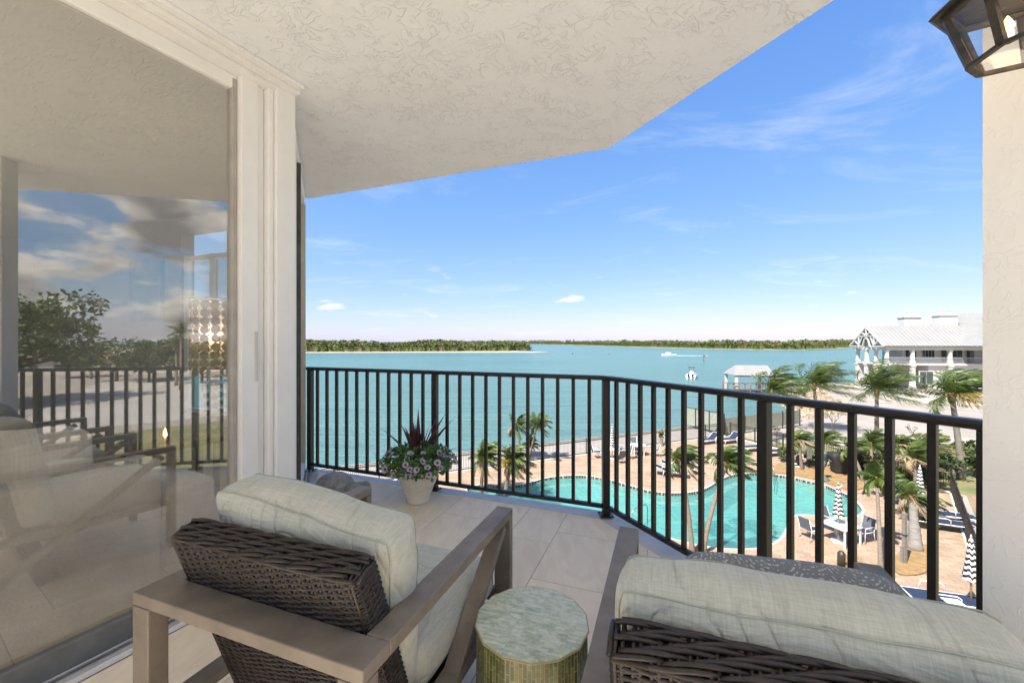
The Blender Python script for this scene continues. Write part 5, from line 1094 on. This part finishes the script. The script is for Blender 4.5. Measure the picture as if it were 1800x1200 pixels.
def umbrella(label, loc, h=2.35, basew=True, z0=0.0):
    t_ = thing('pool_umbrella', label, 'umbrella', loc, 0, 'closed striped pool umbrellas'); MB().tube([(0, 0, z0), (0, 0, h)], .024, 8).build('pole', m_wood, t_, True)
    vs = []; fs = []; n = 20; prof = [(h - .02, .02), (h - .15, .06), (h - .5, .085), (h - .9, .115), (h - 1.2, .15), (h - 1.32, .17)]
    for z, r in prof:
        for k in range(n):
            a_ = 2 * math.pi * k / n + (h - z) * .5; rr = r * (1 + .28 * (1 if k % 2 else -1) * min(1, (h - z) * 1.4)); vs.append((rr * math.cos(a_), rr * math.sin(a_), z + (0.04 * (k % 2) if z < h - 1.25 else 0)))
    for i in range(len(prof) - 1):
        for k in range(n): fs.append((i * n + k, (i + 1) * n + k, (i + 1) * n + (k + 1) % n, i * n + (k + 1) % n))
    MB().add(vs, fs).build('closed_canopy', m_stripe, t_, True); MB().lathe([(.025, h - .02), (.02, h + .03), (.004, h + .06)], 8).build('finial', m_wmet, t_, True)
    if basew: MB().lathe([(.25, 0), (.25, .05), (.05, .08), (.03, .25)], 16).build('base', m_wmet, t_, True)
    return t_
def table(label, loc, rz, w, d, rnd=False):
    t_ = thing('pool_table_white', label, 'table', loc, rz, 'white tables by the pool'); t_.name = 'patio_table'
    f = MB()
    if rnd: f.lathe([(w / 2, .70), (w / 2 + .01, .715), (w / 2, .73)], 24)
    else: bevel_box(f, (0, 0, .715), (w, d, .03), .01)
    f.build('tabletop', m_wmet, t_, rnd)
    for sx in (-1, 1):
        for sy in (-1, 1): MB().bar((sx * (w / 2 - .06) * (0.7 if rnd else 1), sy * (d / 2 - .06) * (.7 if rnd else 1), 0), (sx * (w / 2 - .06) * (0.7 if rnd else 1), sy * (d / 2 - .06) * (.7 if rnd else 1), .699), .05, .05).build('leg', m_wmet, t_)
    return t_
def g2(u, v): q = G(u, v); return (q.x, q.y, 0)
aL = math.atan2(G(1690, 925).y - G(1650, 912).y, G(1690, 925).x - G(1650, 912).x)
lounger('navy lounger at the deck side fence, the one beside the curb', g2(1664, 916), R(155), .0); lounger('navy lounger at the deck side fence with its foot to the palm shade', g2(1655, 930), R(155), 0.0)
q = G(1663, 1070); lounger('navy lounger beside the small white slatted table', (q.x, q.y, 0), R(163), 0.0)
lounger('navy lounger on the deck point between pool and dining tables', g2(1178, 836), R(158), .35); lounger('second navy lounger on the deck point, nearer the leaning palms', g2(1190, 829), R(158), .35)
lounger('raised back lounger near the barrier fence, the lighter of two', g2(1246, 779), R(20), .7, False); lounger('raised back lounger near the barrier fence with its back to the scrub', g2(1283, 778), R(20), .7, False)
lounger('flat navy lounger by the fence near the boat shelter palm', g2(1325, 792), R(12), .0, False); lounger('flat navy lounger on the pool curve beside the mulch bed', g2(1365, 800), R(12), .0, False)
tq = G(1492, 950); tq = Vector((13.35, 16.95, 0))
tc_ = (G(1517, 963) + Vector((-.50, .48, 0)))
table('square white table holding the striped umbrella beside the pool', (tc_.x, tc_.y, 0), R(20), 1.05, 1.0)
umbrella('closed striped umbrella standing through the square white table', (tc_.x - .05, tc_.y + .05, 0), 2.35)
chair('sling chair at the square table on the pool side', (tc_.x - 1.0, tc_.y + .32, 0), R(-70)); chair('grey backed sling chair behind the square white table', (tc_.x + .42, tc_.y + .95, 0), R(200)); chair('navy seat sling chair between the square table and the thin palm', (tc_.x + .98, tc_.y + .1, 0), R(105))
tA = G(1076, 806); table('round white table under the striped umbrella by the seawall fence', (tA.x, tA.y, 0), 0, 1.0, 1.0, True); umbrella('closed striped umbrella over the round table by the seawall fence', (tA.x, tA.y, 0), 2.35)
chair('sling chair left of the umbrella table by the seawall fence', (tA.x - 1.05, tA.y + .2, 0), R(-80)); chair('sling chair at the umbrella table turned to the second table', (tA.x + 1.0, tA.y + .05, 0), R(85)); chair('sling chair in front of the umbrella table facing the water', (tA.x + .3, tA.y - 1.0, 0), R(10))
tB = G(1121, 799); table('round white table without umbrella by the seawall fence', (tB.x, tB.y, 0), 0, 1.1, 1.1, True)
chair('sling chair at the bare round table beside the umbrella table', (tB.x - 1.15, tB.y, 0), R(-85)); chair('sling chair at the bare round table toward the loungers', (tB.x + 1.1, tB.y - .3, 0), R(75)); chair('sling chair behind the bare round table by the fence', (tB.x + .1, tB.y + 1.1, 0), R(180))
umbrella('closed striped umbrella beside the ragged palm', g2(1617, 905), 2.3); umbrella('closed striped umbrella standing next to the slatted side table', g2(1707, 1078), 2.3)
st = thing('slatted_side_table', 'small white slatted side table beside the navy lounger', 'side table', tuple(G(1677, 1082)), R(-15)); 
for k in range(4): MB().box((-.165 + k * .11, 0, .40), (.10, .40, .018)).build('slat', m_wmet, st)
for sx in (-1, 1):
    for sy in (-1, 1): MB().bar((sx * .25, sy * .2, 0), (sx * .18, sy * .16, .39), .028, .028).build('leg', m_wmet, st)
m_patina = M('verdigris', (0.17, 0.24, 0.20), (0.07, 0.09, 0.075), 9, 0.6, 0.4, 30, metal=0.3)
sb = thing('bronze_statue', 'green patina bronze statue of leaping dolphins in the mulch bed', 'statue', g2(1446, 844))
MB().lathe([(.34, 0), (.36, .10), (.22, .2), (.12, .34)], 9).build('rock_base', m_patina, sb)
for i, (a_, z0_, L_) in enumerate(((0.4, .25, 1.0), (2.7, .55, .95), (4.6, .8, .8))):
    hd_ = Vector((math.cos(a_), math.sin(a_), 0)); pts = []; rs = []
    for k in range(11):
        t_ = k / 10; pts.append(hd_ * (-.06 + .42 * math.sin(t_ * 2.5) * t_) + Vector((0, 0, z0_ + L_ * 1.1 * math.sin(t_ * 1.9) / .95))); rs.append((.02, .045, .075, .11, .135, .145, .14, .12, .09, .05, .025)[k])
    dl = MB().tube(pts, rs, 9).build('dolphin_body', m_patina, sb, True)
    for s in (-1, 1): MB().add([pts[6] + Vector((0, 0, 0)), pts[7], pts[6] + hd_.cross(Vector((0, 0, 1))) * s * .38 + Vector((0, 0, -.12)), pts[6] + hd_.cross(Vector((0, 0, 1))) * s * .36 + Vector((0, 0, -.14))], [(0, 1, 2), (0, 3, 1), (0, 2, 3), (1, 3, 2)]).build('fin', m_patina, dl)
    MB().add([pts[5] - hd_ * .1, pts[6] - hd_ * .08, pts[5] - hd_ * .32, pts[5] - hd_ * .1 + hd_.cross(Vector((0, 0, 1))) * .03], [(0, 1, 2), (1, 3, 2), (0, 2, 3), (0, 3, 1)]).build('fin', m_patina, dl)
gr = thing('covered_grill', 'barbecue grill under a flared black cover beside the mulch bed', 'grill', g2(1484, 832), R(-12)); m_cov = M('black_cover', (0.016, 0.015, 0.014), (0.03, 0.028, 0.026), 5, 0.7, 0.5, 9, bdist=.03)
f = MB(); bm = bmesh.new(); bmesh.ops.create_cube(bm, size=1); bmesh.ops.subdivide_edges(bm, edges=list(bm.edges), cuts=5, use_grid_fill=True)
for v in bm.verts:
    z = v.co.z + .5; k = .78 + .34 * (z ** 2 if z < .85 else .72 - (z - .85) * 1.2); n_ = noise.noise(v.co * 5) * .05; v.co = Vector((v.co.x * 1.55 * k * (1 + n_), v.co.y * .75 * (k + n_), z * 1.25 + (n_ if z > .9 else 0)))
bm.verts.index_update(); f.add([v.co for v in bm.verts], [[v.index for v in fc.verts] for fc in bm.faces]); bm.free(); f.build('cover', m_cov, gr, True)
bn = thing('litter_bin', 'dark metal litter bin stand beside the upright palm', 'bin', g2(1529, 845)); MB().lathe([(.20, .12), (.24, .75), (.22, .75), (.19, .15)], 14).build('basket', m_fence, bn, True)
f = MB(); f.tube([(-.28, 0, 0), (-.28, 0, 1.0), (.28, 0, 1.0), (.28, 0, 0)], .025, 6); f.build('stand', m_fence, bn, True); MB().box((0, 0, .85), (.5, .34, .16)).build('hood', m_fence, bn)
fl_ = thing('float_stand', 'white ring base with a dark lamp post by the mulch bed', 'garden light', g2(1404, 819)); MB().lathe([(.42, 0), (.42, .08), (.30, .10), (.28, .05)], 18).build('base', m_wmet, fl_, True); MB().lathe([(.08, .05), (.1, .5), (.2, .55), (.06, .75)], 8).build('lamp_head', m_fence, fl_)
sg = thing('pool_rules_sign', 'narrow white pool rules sign on a post near the statue', 'sign', g2(1423, 822), R(15)); MB().bar((0, .03, 0), (0, .03, 1.5), .05, .05).build('post', m_fence, sg); MB().box((0, 0, 1.05), (.4, .02, .95)).build('board', m_wmet, sg)
for i, (u, v) in enumerate(((1479, 995), (1580, 866), (1592, 866))):
    sp_ = thing('garden_speaker', ['dark garden speaker post standing in the round shrub bed', 'small black bollard light at the young palms', 'small black bollard light under the ragged palm'][i], 'bollard', g2(u, v), 0, 'low black garden posts'); MB().lathe([(.12, 0), (.12, .46), (.10, .50)] if i == 0 else [(.06, 0), (.06, .5), (.09, .52), (.09, .6)], 10).build('post', m_fence, sp_, True); MB().lathe([(.125, .47 if i == 0 else .6), (.06, .56 if i == 0 else .66)], 10).build('cap', m_fence, sp_)
sk = thing('wooden_stake', 'grey wooden support stake strapped beside the thick palm trunk', 'stake', g2(1590, 990), R(10)); MB().box((0, 0, .9), (.11, .11, 1.86)).build('post', m_trunkg, sk); MB().box((0, 0, 1.05), (.14, .14, .04)).build('strap', m_fence, sk); MB().box((-.09, .02, .3), (.05, .09, .65)).build('brace_board', m_trunkg, sk)
m_steel = M('steel_tube', (0.55, 0.55, 0.54), (0.45, 0.45, 0.44), 6, 0.25, metal=.8)
def handrail(label, p, q, hgt=.85, drop=-.3):
    t_ = thing('pool_handrail', label, 'handrail', tuple(p), 0, 'steel pool handrails'); v = q - p; MB().tube([(0, 0, 0), (0, 0, hgt - .12), v * .12 + Vector((0, 0, hgt)), v * .85 + Vector((0, 0, hgt * .92)), v + Vector((0, 0, hgt * .7)), v * 1.02 + Vector((0, 0, drop))], .025, 8).build('tube', m_steel, t_, True); MB().lathe([(.06, 0), (.06, .02), (.03, .03)], 10).build('flange', m_steel, t_, True); return t_
handrail('steel handrail at the rounded pool steps behind the umbrella', G(1520, 869), G(1477, 876)); handrail('steel handrail on the far pool edge by the mulch bed', G(1347, 828), G(1356, 842)); handrail('second rail of the far pool edge ladder', G(1351, 829), G(1360, 843))
handrail('steel ladder rail on the near pool edge below the balcony', G(1112, 928), G(1138, 912), .8)
# ------------------------------------------------------------------ white house
HY = 75.0
ho = at(1512, 680, HY); hoz = 0.0
A = R(-8)
house = thing('white_house', 'large white waterfront house with metal roof, gable truss and columns', 'house', (ho.x + 0.6, HY - 4.6, 0), A)
m_hw = M('house_white', (0.58, 0.56, 0.53), (0.52, 0.50, 0.475), 0.8, 0.75); m_mroof = M('metal_roof', (0.305, 0.30, 0.29), (0.275, 0.27, 0.26), 0.6, 0.5)
m_stone2 = M('house_stone', (0.60, 0.55, 0.49), (0.52, 0.47, 0.41), 1.2, 0.85)
EZ = CZ - 7 / FL * HY; F2 = CZ - 36 / FL * HY                        # eaves, upper floor
GW, GL_, GZ = 7.4, 17.0, CZ + 27 / FL * HY
def roof_plane(parent, a, b, c, d, seams=10, nm='roof'):
    'quad a-b (eave) c-d (ridge, c above b) with standing seams'
    a, b, c, d = map(Vector, (a, b, c, d)); n = (b - a).cross(d - a).normalized()
    if n.z < 0: n = -n
    vs = [a, b, c, d]; lo_ = [v - n * .12 for v in vs]; tri = (c - d).length < 1e-3
    f = MB(); f.add(vs + lo_, [(0, 1, 2, 3), (7, 6, 5, 4), (0, 4, 5, 1), (1, 5, 6, 2), (2, 6, 7, 3), (3, 7, 4, 0)]); o = f.build(nm, m_mroof, parent)
    e = (b - a); L = e.length; e.normalize(); up = (d - a) - e * (d - a).dot(e); hgt = up.length; up.normalize(); sm = MB()
    ta, tb = (d - a).dot(e), (c - a).dot(e)
    for k in range(1, seams):
        x = L * k / seams
        y = hgt
        if x < ta: y = hgt * x / ta
        if x > tb: y = hgt * (L - x) / (L - tb)
        if y > .2: sm.bar(a + e * x + n * .02, a + e * x + up * (y * .985) + n * .02, .08, .09)
    if sm.v: q = sm.build('roof_seams', m_mroof, o); q['kind'] = 'stuff'
    return o
# gabled wing: local x = length, y = depth (front at y=0)
ov = .7
roof_plane(house, (-ov, -ov, EZ), (GL_, -ov, EZ), (GL_, GW / 2, GZ), (-ov, GW / 2, GZ), 28)
roof_plane(house, (GL_, GW + ov, EZ), (-ov, GW + ov, EZ), (-ov, GW / 2, GZ), (GL_, GW / 2, GZ), 28)
# gable trusses
gt = MB(); y0_, yc, y1_ = -ov + .1, GW / 2, GW + ov - .1
def tb(a, b, w=.22): gt.bar((-ov - .05, a[0], a[1]), (-ov - .05, b[0], b[1]), .18, w, up=(1, 0, 0))
dz = GZ - EZ
tb((y0_, EZ - .1), (yc, GZ - .25), .3); tb((y1_, EZ - .1), (yc, GZ - .25), .3); tb((yc - 1.9, EZ - .15), (yc - 1.9, EZ + dz * .5)); tb((yc + 1.9, EZ - .15), (yc + 1.9, EZ + dz * .5)); tb((yc, EZ + dz * .35), (yc, GZ - .3))
tb((y0_ + .2, EZ - .12), (yc - .9, EZ - .12)); tb((y1_ - .2, EZ - .12), (yc + .9, EZ - .12)); tb((yc - 1.9, EZ + dz * .48), (yc + 1.9, EZ + dz * .48))
for s in (-1, 1):
    tb((yc + s * .9, EZ - .1), (yc + s * .45, EZ + dz * .3)); tb((yc + s * .45, EZ + dz * .3), (yc, EZ + dz * .42)); tb((yc + s * 1.9, EZ + .1), (yc + s * 2.9, EZ + dz * .22)); tb((yc, EZ + dz * .5), (yc + s * 1.2, EZ + dz * .68)); tb((yc + s * 1.9, EZ - .1), (yc + s * 1.0, EZ + dz * .45), .14)
gt.build('gable_truss', m_hw, house)
MB().add([(1.2, -.2, EZ), (1.2, GW + .2, EZ), (1.2, GW / 2, GZ - .3), (1.35, -.2, EZ), (1.35, GW + .2, EZ), (1.35, GW / 2, GZ - .3)], [(0, 2, 1), (3, 4, 5), (0, 1, 4, 3), (1, 2, 5, 4), (2, 0, 3, 5)]).build('gable_wall', m_hw, house)
def hbox(nm, x0, x1, y0, y1, z0, z1, mat=None, parent=None): return MB().box(((x0 + x1) / 2, (y0 + y1) / 2, (z0 + z1) / 2), (x1 - x0, y1 - y0, z1 - z0)).build(nm, mat or m_hw, parent or house)
hbox('wall', 4.2, GL_, 2.6, GW - .2, 0, EZ + .3); hbox('wall', 6.6, GL_ - .2, .3, 2.58, 0, F2 - .3)
hbox('floor_slab', -.2, 21.5, -.2, GW - .1, F2 - .3, F2); hbox('beam', -.15, GL_ + 4, -.15, .25, EZ - .75, EZ - .15); hbox('beam', -.12, .28, .26, GW, EZ - .75, EZ - .15)
hbox('wall', -.05, 4.0, GW - .6, GW - .2, 0, F2 - .31)
def column(x, y, z0, z1, w=.46):
    f = MB(); f.box((x, y, (z0 + z1) / 2), (w, w, z1 - z0), None, 0, .86); f.box((x, y, z0 + .25), (w * 1.22, w * 1.22, .4)); f.box((x, y, z1 - .12), (w * 1.2, w * 1.2, .22)); f.build('column', m_hw, house)
for x, y in ((0.1, .1), (0.1, 2.5), (0.1, 4.9), (0.1, GW - .2), (4.0, .1), (9.6, .1), (16.2, .1), (21.0, .1)):
    column(x, y, F2 + .002, EZ - .76); column(x, y, 0, F2 - .31, .62)
def window(x0, x1, y, z0, z1, n=2):
    w = hbox('window', x0 - .1, x1 + .1, y - .06, y + .05, z0 - .1, z1 + .1, m_hw)
    for k in range(n): xa = x0 + (x1 - x0) * k / n + .03; xb = x0 + (x1 - x0) * (k + 1) / n - .03; hbox('pane', xa, xb, y - .085, y - .062, z0, z1, m_pane, w)
window(4.7, 6.4, 2.57, F2 + .3, F2 + 2.5, 3); window(7.3, 9.2, 2.57, F2 + .9, F2 + 2.5, 4); window(10.2, 13.4, 2.57, F2 + .05, F2 + 2.5, 4); window(14.0, 15.2, 2.57, F2 + .05, F2 + 2.5, 2); window(17.9, 19.4, 2.57, F2 + 1.0, F2 + 2.4, 1)
hbox('wall', GL_ + .01, 30, 2.6, 16, 0, EZ + .3); hbox('wall', 21.6, 30, -.1, 2.58, 0, F2 + .4)
br = MB(); 
for (xa, xb) in ((0.4, 3.7), (4.3, 9.3), (9.9, 15.9), (16.5, 20.7)):
    br.bar((xa, .1, F2 + 1.0), (xb, .1, F2 + 1.0), .07, .07).bar((xa, .1, F2 + .15), (xb, .1, F2 + .15), .05, .05)
    for k in range(int((xb - xa) / .16)): br.box((xa + .08 + k * .16, .1, F2 + .57), (.03, .03, .82))
o = br.build('balcony_railing', M('house_rail', (0.42, 0.42, 0.43), None, 4, .4), house); o['kind'] = 'stuff'
# hipped main roof
MX0, MX1, MY0, MY1 = 10.4, 27.5, -2.6, 17; RZ1 = CZ + 50 / FL * HY; c1_ = (17.0, 6.5, RZ1); c2_ = (20.5, 8.5, RZ1)
roof_plane(house, (MX0, MY0, EZ + .02), (MX1, MY0, EZ + .02), (20.5, 7.5, RZ1), (17.0, 7.5, RZ1), 26); roof_plane(house, (MX0, MY1, EZ + .02), (MX0, MY0, EZ + .02), (17.0, 7.5, RZ1), (17.0, 7.5, RZ1), 1); roof_plane(house, (MX1, MY0, EZ + .02), (MX1, MY1, EZ + .02), (20.5, 7.5, RZ1), (20.5, 7.5, RZ1), 20)
roof_plane(house, (24, -3.2, EZ - .1), (36, -3.2, EZ - .1), (31, 5.5, RZ1 - 1.2), (29, 5.5, RZ1 - 1.2), 18); roof_plane(house, (24, 14, EZ - .1), (24, -3.2, EZ - .1), (29, 5.5, RZ1 - 1.2), (29, 5.5, RZ1 - 1.2), 1)
hbox('wall', 24.6, 35.4, -2.4, 13.4, 0, EZ - .2)
roof_plane(house, (17.4, -5.6, F2 - 1.4), (31, -5.6, F2 - 1.4), (31, -.2, F2 + 1.7), (22.0, -.2, F2 + 1.7), 20); roof_plane(house, (17.4, 0.4, F2 - 1.4), (17.4, -5.6, F2 - 1.4), (22.0, -.2, F2 + 1.7), (21.6, .2, F2 + 1.6), 1); hbox('wall', 18.4, 31, -4.8, -.4, 0, F2 - 1.3)
for (x, y, zt) in ((9.6, 8.5, CZ + 45 / FL * HY), (12.4, 4.6, CZ + 46 / FL * HY)):
    ch_ = hbox('chimney', x - 1.4, x + 1.4, y - .8, y + .8, EZ + .5, zt - .25); hbox('chimney_cap', x - 1.55, x + 1.55, y - .95, y + .95, zt - .248, zt - .08, m_hw, ch_)
    for s in (-.65, .65): MB().lathe([(.30, zt - .078), (.34, zt + .3), (.28, zt + .34), (.24, zt + .62), (.32, zt + .66), (.30, zt + .72)], 12, (x + s, y, 0)).build('chimney_pot', m_stone2, ch_, True)
window(5.2, 7.2, .27, 1.0, 3.0, 2); window(10.5, 14.5, .27, .3, 3.0, 4)
# perimeter wall
pa_, pb_ = G(1548, 707), G(1760, 714)
pwall = thing('garden_wall', 'low white panelled garden wall in front of the white house', 'wall', tuple(pa_)); v = pb_ - pa_; L = v.length; d = v.normalized(); nP = 6
for k in range(nP + 1):
    c_ = d * (L * k / nP); MB().box((c_.x, c_.y, .68), (.75, .75, 1.36), Matrix.Rotation(math.atan2(d.y, d.x), 3, 'Z')).build('pier', m_hw, pwall)
    if k < nP: e_ = d * (L * (k + 1) / nP); MB().bar(c_ + d * .39 + Vector((0, 0, .55)), e_ - d * .39 + Vector((0, 0, .55)), .22, 1.1).build('panel', m_stone2, pwall)
tw = thing('terrace_wall', 'low curved white terrace wall on the sand beside the house pool', 'wall', (0, 0, 0)); f = MB(); cur = smooth_loop([G(1437, 675), G(1470, 679), G(1500, 684), G(1530, 689), G(1562, 697)], 4)[:17]
f2 = MB()
for i in range(len(cur) - 1): f2.bar(cur[i] + Vector((0, 0, .25)), cur[i + 1] + Vector((0, 0, .25)), .4, .7)
f2.build('wall_body', m_hw, tw)
# ------------------------------------------------------------------ boat shelter and dock
DKZ = -0.35; bY = 76.0; bs = at(1319, 683, bY)
sh = thing('boat_shelter', 'white metal roofed boat shelter on posts over the dock', 'shelter', (bs.x, bY, DKZ), R(-6))
ez_, rz_ = CZ - 58 / FL * bY - DKZ, CZ - 42 / FL * bY - DKZ
roof_plane(sh, (-3.6, -2.2, ez_), (3.2, -2.2, ez_), (3.2, .5, rz_), (-2.5, .5, rz_), 14); roof_plane(sh, (3.2, 3.2, ez_), (-3.6, 3.2, ez_), (-2.5, .5, rz_), (3.2, .5, rz_), 14); roof_plane(sh, (-3.6, 3.2, ez_), (-3.6, -2.2, ez_), (-2.5, .5, rz_), (-2.5, .52, rz_), 1)
for x in (-3.2, 2.8):
    for y in (-1.8, 2.7): MB().box((x, y, ez_ / 2 - .5), (.42, .42, ez_ + 1.0)).build('post', m_hw, sh)
MB().bar((-3.2, -1.8, ez_ - .15), (2.8, -1.8, ez_ - .15), .3, .3).build('beam', m_hw, sh)
m_dock = M('dock_wood', (0.10, 0.075, 0.055), (0.16, 0.12, 0.09), 4, .85, .3)
dk = thing('dock', 'dark wooden dock with pilings and rails under the boat shelter', 'dock', (bs.x, bY - 3.2, DKZ), R(-6)); hb2 = MB()
for k in range(30): MB().box((-6.2 + k * .52, 0, -.05), (.48, 1.8, .06)).build('plank', m_dock, dk)
for s in (-.75, .75): MB().bar((-6.4, s, -.16), (9.2, s, -.16), .12, .14).build('stringer', m_dock, dk)
for k in range(9):
    for s in (-1, 1): MB().tube([(-6 + k * 1.9, s * 1.02, WZ - DKZ - .6), (-6 + k * 1.9, s * 1.02, 1.0 if k % 3 else 1.25)], .13, 8).build('piling', m_dock, dk, True)
for s in (-1, 1):
    for (xa, xb) in ((-5.8, -2.4), (-2.0, 1.6), (2.0, 4.2)): MB().bar((xa, s * .82, 1.02), (xb, s * .82, 1.02), .12, .08).build('rail', m_dock, dk)
# ------------------------------------------------------------------ boats, marker, buoys, bird
m_hull = M('boat_white', (0.78, 0.77, 0.75), (0.70, 0.69, 0.67), 2, .3); m_blk = M('engine_black', (0.02, 0.02, 0.022), None, 5, .35)
def hull(parent, L, W_, D_, mat=m_hull):
    vs = []; fs = []; K = 9
    for k in range(K + 1):
        t_ = k / K; w = W_ / 2 * (1 - max(0, (t_ - .45) / .55) ** 2.2); zk = -.35 * (1 - t_ ** 3); top = D_ * (1 + .25 * t_ * t_)
        x = -L / 2 + L * t_; vs += [(x, 0, zk), (x, w * .8, zk * .3 + .1), (x, w, top), (x, w * .86, top), (x, w * .8, top - .28), (x, -w * .8, top - .28), (x, -w * .86, top), (x, -w, top), (x, -w * .8, zk * .3 + .1)]
    for k in range(K):
        for j in range(9): fs.append((k * 9 + j, k * 9 + (j + 1) % 9, (k + 1) * 9 + (j + 1) % 9, (k + 1) * 9 + j))
    fs += [tuple(range(8, -1, -1)), tuple(K * 9 + j for j in range(9))]; return MB().add(vs, fs).build('hull', mat, parent)
q = G(1216, 664, WZ)
bo = thing('motor_boat', 'white open motor boat seen from its stern with two dark outboards', 'boat', tuple(q), R(62)); hull(bo, 7.2, 2.5, .95)
for s in (-.45, .45): e = MB(); bevel_box(e, (-3.75, s, .95), (.5, .36, .75), .08); e.box((-3.8, s, .2), (.2, .14, .9)); e.build('outboard_engine', m_blk, bo, True)
MB().box((-.3, 0, 1.25), (.8, .8, 1.1)).build('console', m_hull, bo)
for x in (-.9, .6):
    for s in (-.6, .6): MB().bar((x, s, .7), (x * .8, s * .9, 2.7), .06, .06).build('top_post', m_steel, bo)
f = MB(); bevel_box(f, (-.15, 0, 2.75), (2.1, 1.6, .10), .03); f.build('hard_top', m_fence, bo)
for s in (-.7, .7): MB().tube([(-.8, s, 2.75), (-1.2, s * 1.6, 5.0)], .02, 5).build('outrigger', m_steel, bo)
q = G(1176, 625, WZ)
b2 = thing('motor_boat', 'distant white cabin boat trailing a wake', 'boat', tuple(q), R(172)); hull(b2, 9.5, 3.0, 1.1)
f = MB(); bevel_box(f, (.4, 0, 1.6), (3.2, 2.0, 1.3), .2); f.build('cabin', m_hull, b2); f = MB(); bevel_box(f, (-.2, 0, 2.9), (2.4, 2.0, .12), .03); f.build('top', m_fence, b2)
for x in (-1.2, .8):
    for s in (-.8, .8): MB().bar((x, s, 2.2), (x, s, 2.85), .06, .06).build('top_post', m_steel, b2)
m_foam = M('foam', (0.75, 0.78, 0.78), (0.35, 0.52, 0.54), .35, .8, stretch=(.4, 2, 1))
rg = random.Random(9); f = MB()
for k in range(260):
    t_ = rg.random() ** 1.6; x = 5 + 20 * t_; y = rg.uniform(-1, 1) * (.9 + 2.2 * t_); s = rg.uniform(.2, .7) * (1 - .6 * t_); a_ = R(-8) ; f.lathe([(s, 0), (s * .7, .10 * (1 - t_) + .02)], 6, (q.x + x * math.cos(a_) - y * math.sin(a_), q.y + x * math.sin(a_) + y * math.cos(a_), WZ - .01))
o = f.build('boat_wake', m_foam); o['kind'] = 'stuff'; o['label'] = 'white foam wake behind the distant cabin boat'; o['category'] = 'wake'
q = G(1237, 635, WZ); mk = thing('channel_marker', 'red topped channel marker pole standing in the water', 'marker', tuple(q)); MB().tube([(0, 0, -1), (0, 0, 2.5)], .18, 8).build('pole', m_dock, mk, True); m_red = M('marker_red', (0.45, 0.03, 0.03), None, 4, .5)
f = MB(); f.add([(-.6, -.2, 2.1), (.6, -.2, 2.1), (0, -.2, 3.3), (-.6, -.1, 2.1), (.6, -.1, 2.1), (0, -.1, 3.3)], [(0, 1, 2), (5, 4, 3), (0, 3, 4, 1), (1, 4, 5, 2), (2, 5, 3, 0)]); f.build('board', m_red, mk)
for i, (u, v) in enumerate(((1006, 622), (1071, 622))):
    by = thing('buoy', ['small dark buoy floating off the island point', 'small red white buoy floating in mid channel'][i], 'buoy', tuple(G(u, v, WZ))); MB().lathe([(.1, -.3), (.5, 0), (.45, .5), (.15, 1.0), (.1, 1.3)], 10).build('float', [m_dock, m_red][i], by, True); MB().tube([(0, 0, 1.2), (0, 0, 1.7)], .06, 5).build('stem', m_wmet, by)
q = at(1655, 541, 60); bd = thing('seagull', 'small white gull flying over the house', 'bird', tuple(q), R(30)); MB().tube([(-.22, 0, 0), (-.1, 0, .02), (.05, 0, .02), (.2, 0, .0)], [.01, .06, .065, .02], 7).build('body', m_hull, bd, True)
for s in (-1, 1): MB().add([(-.06, s * .04, .04), (.08, s * .04, .04), (.06, s * .32, .16), (-.02, s * .33, .15), (-.03, s * .62, .10), (.0, s * .62, .10)], [(0, 1, 2, 3), (3, 2, 5, 4)]).build('wing', m_hull, bd)
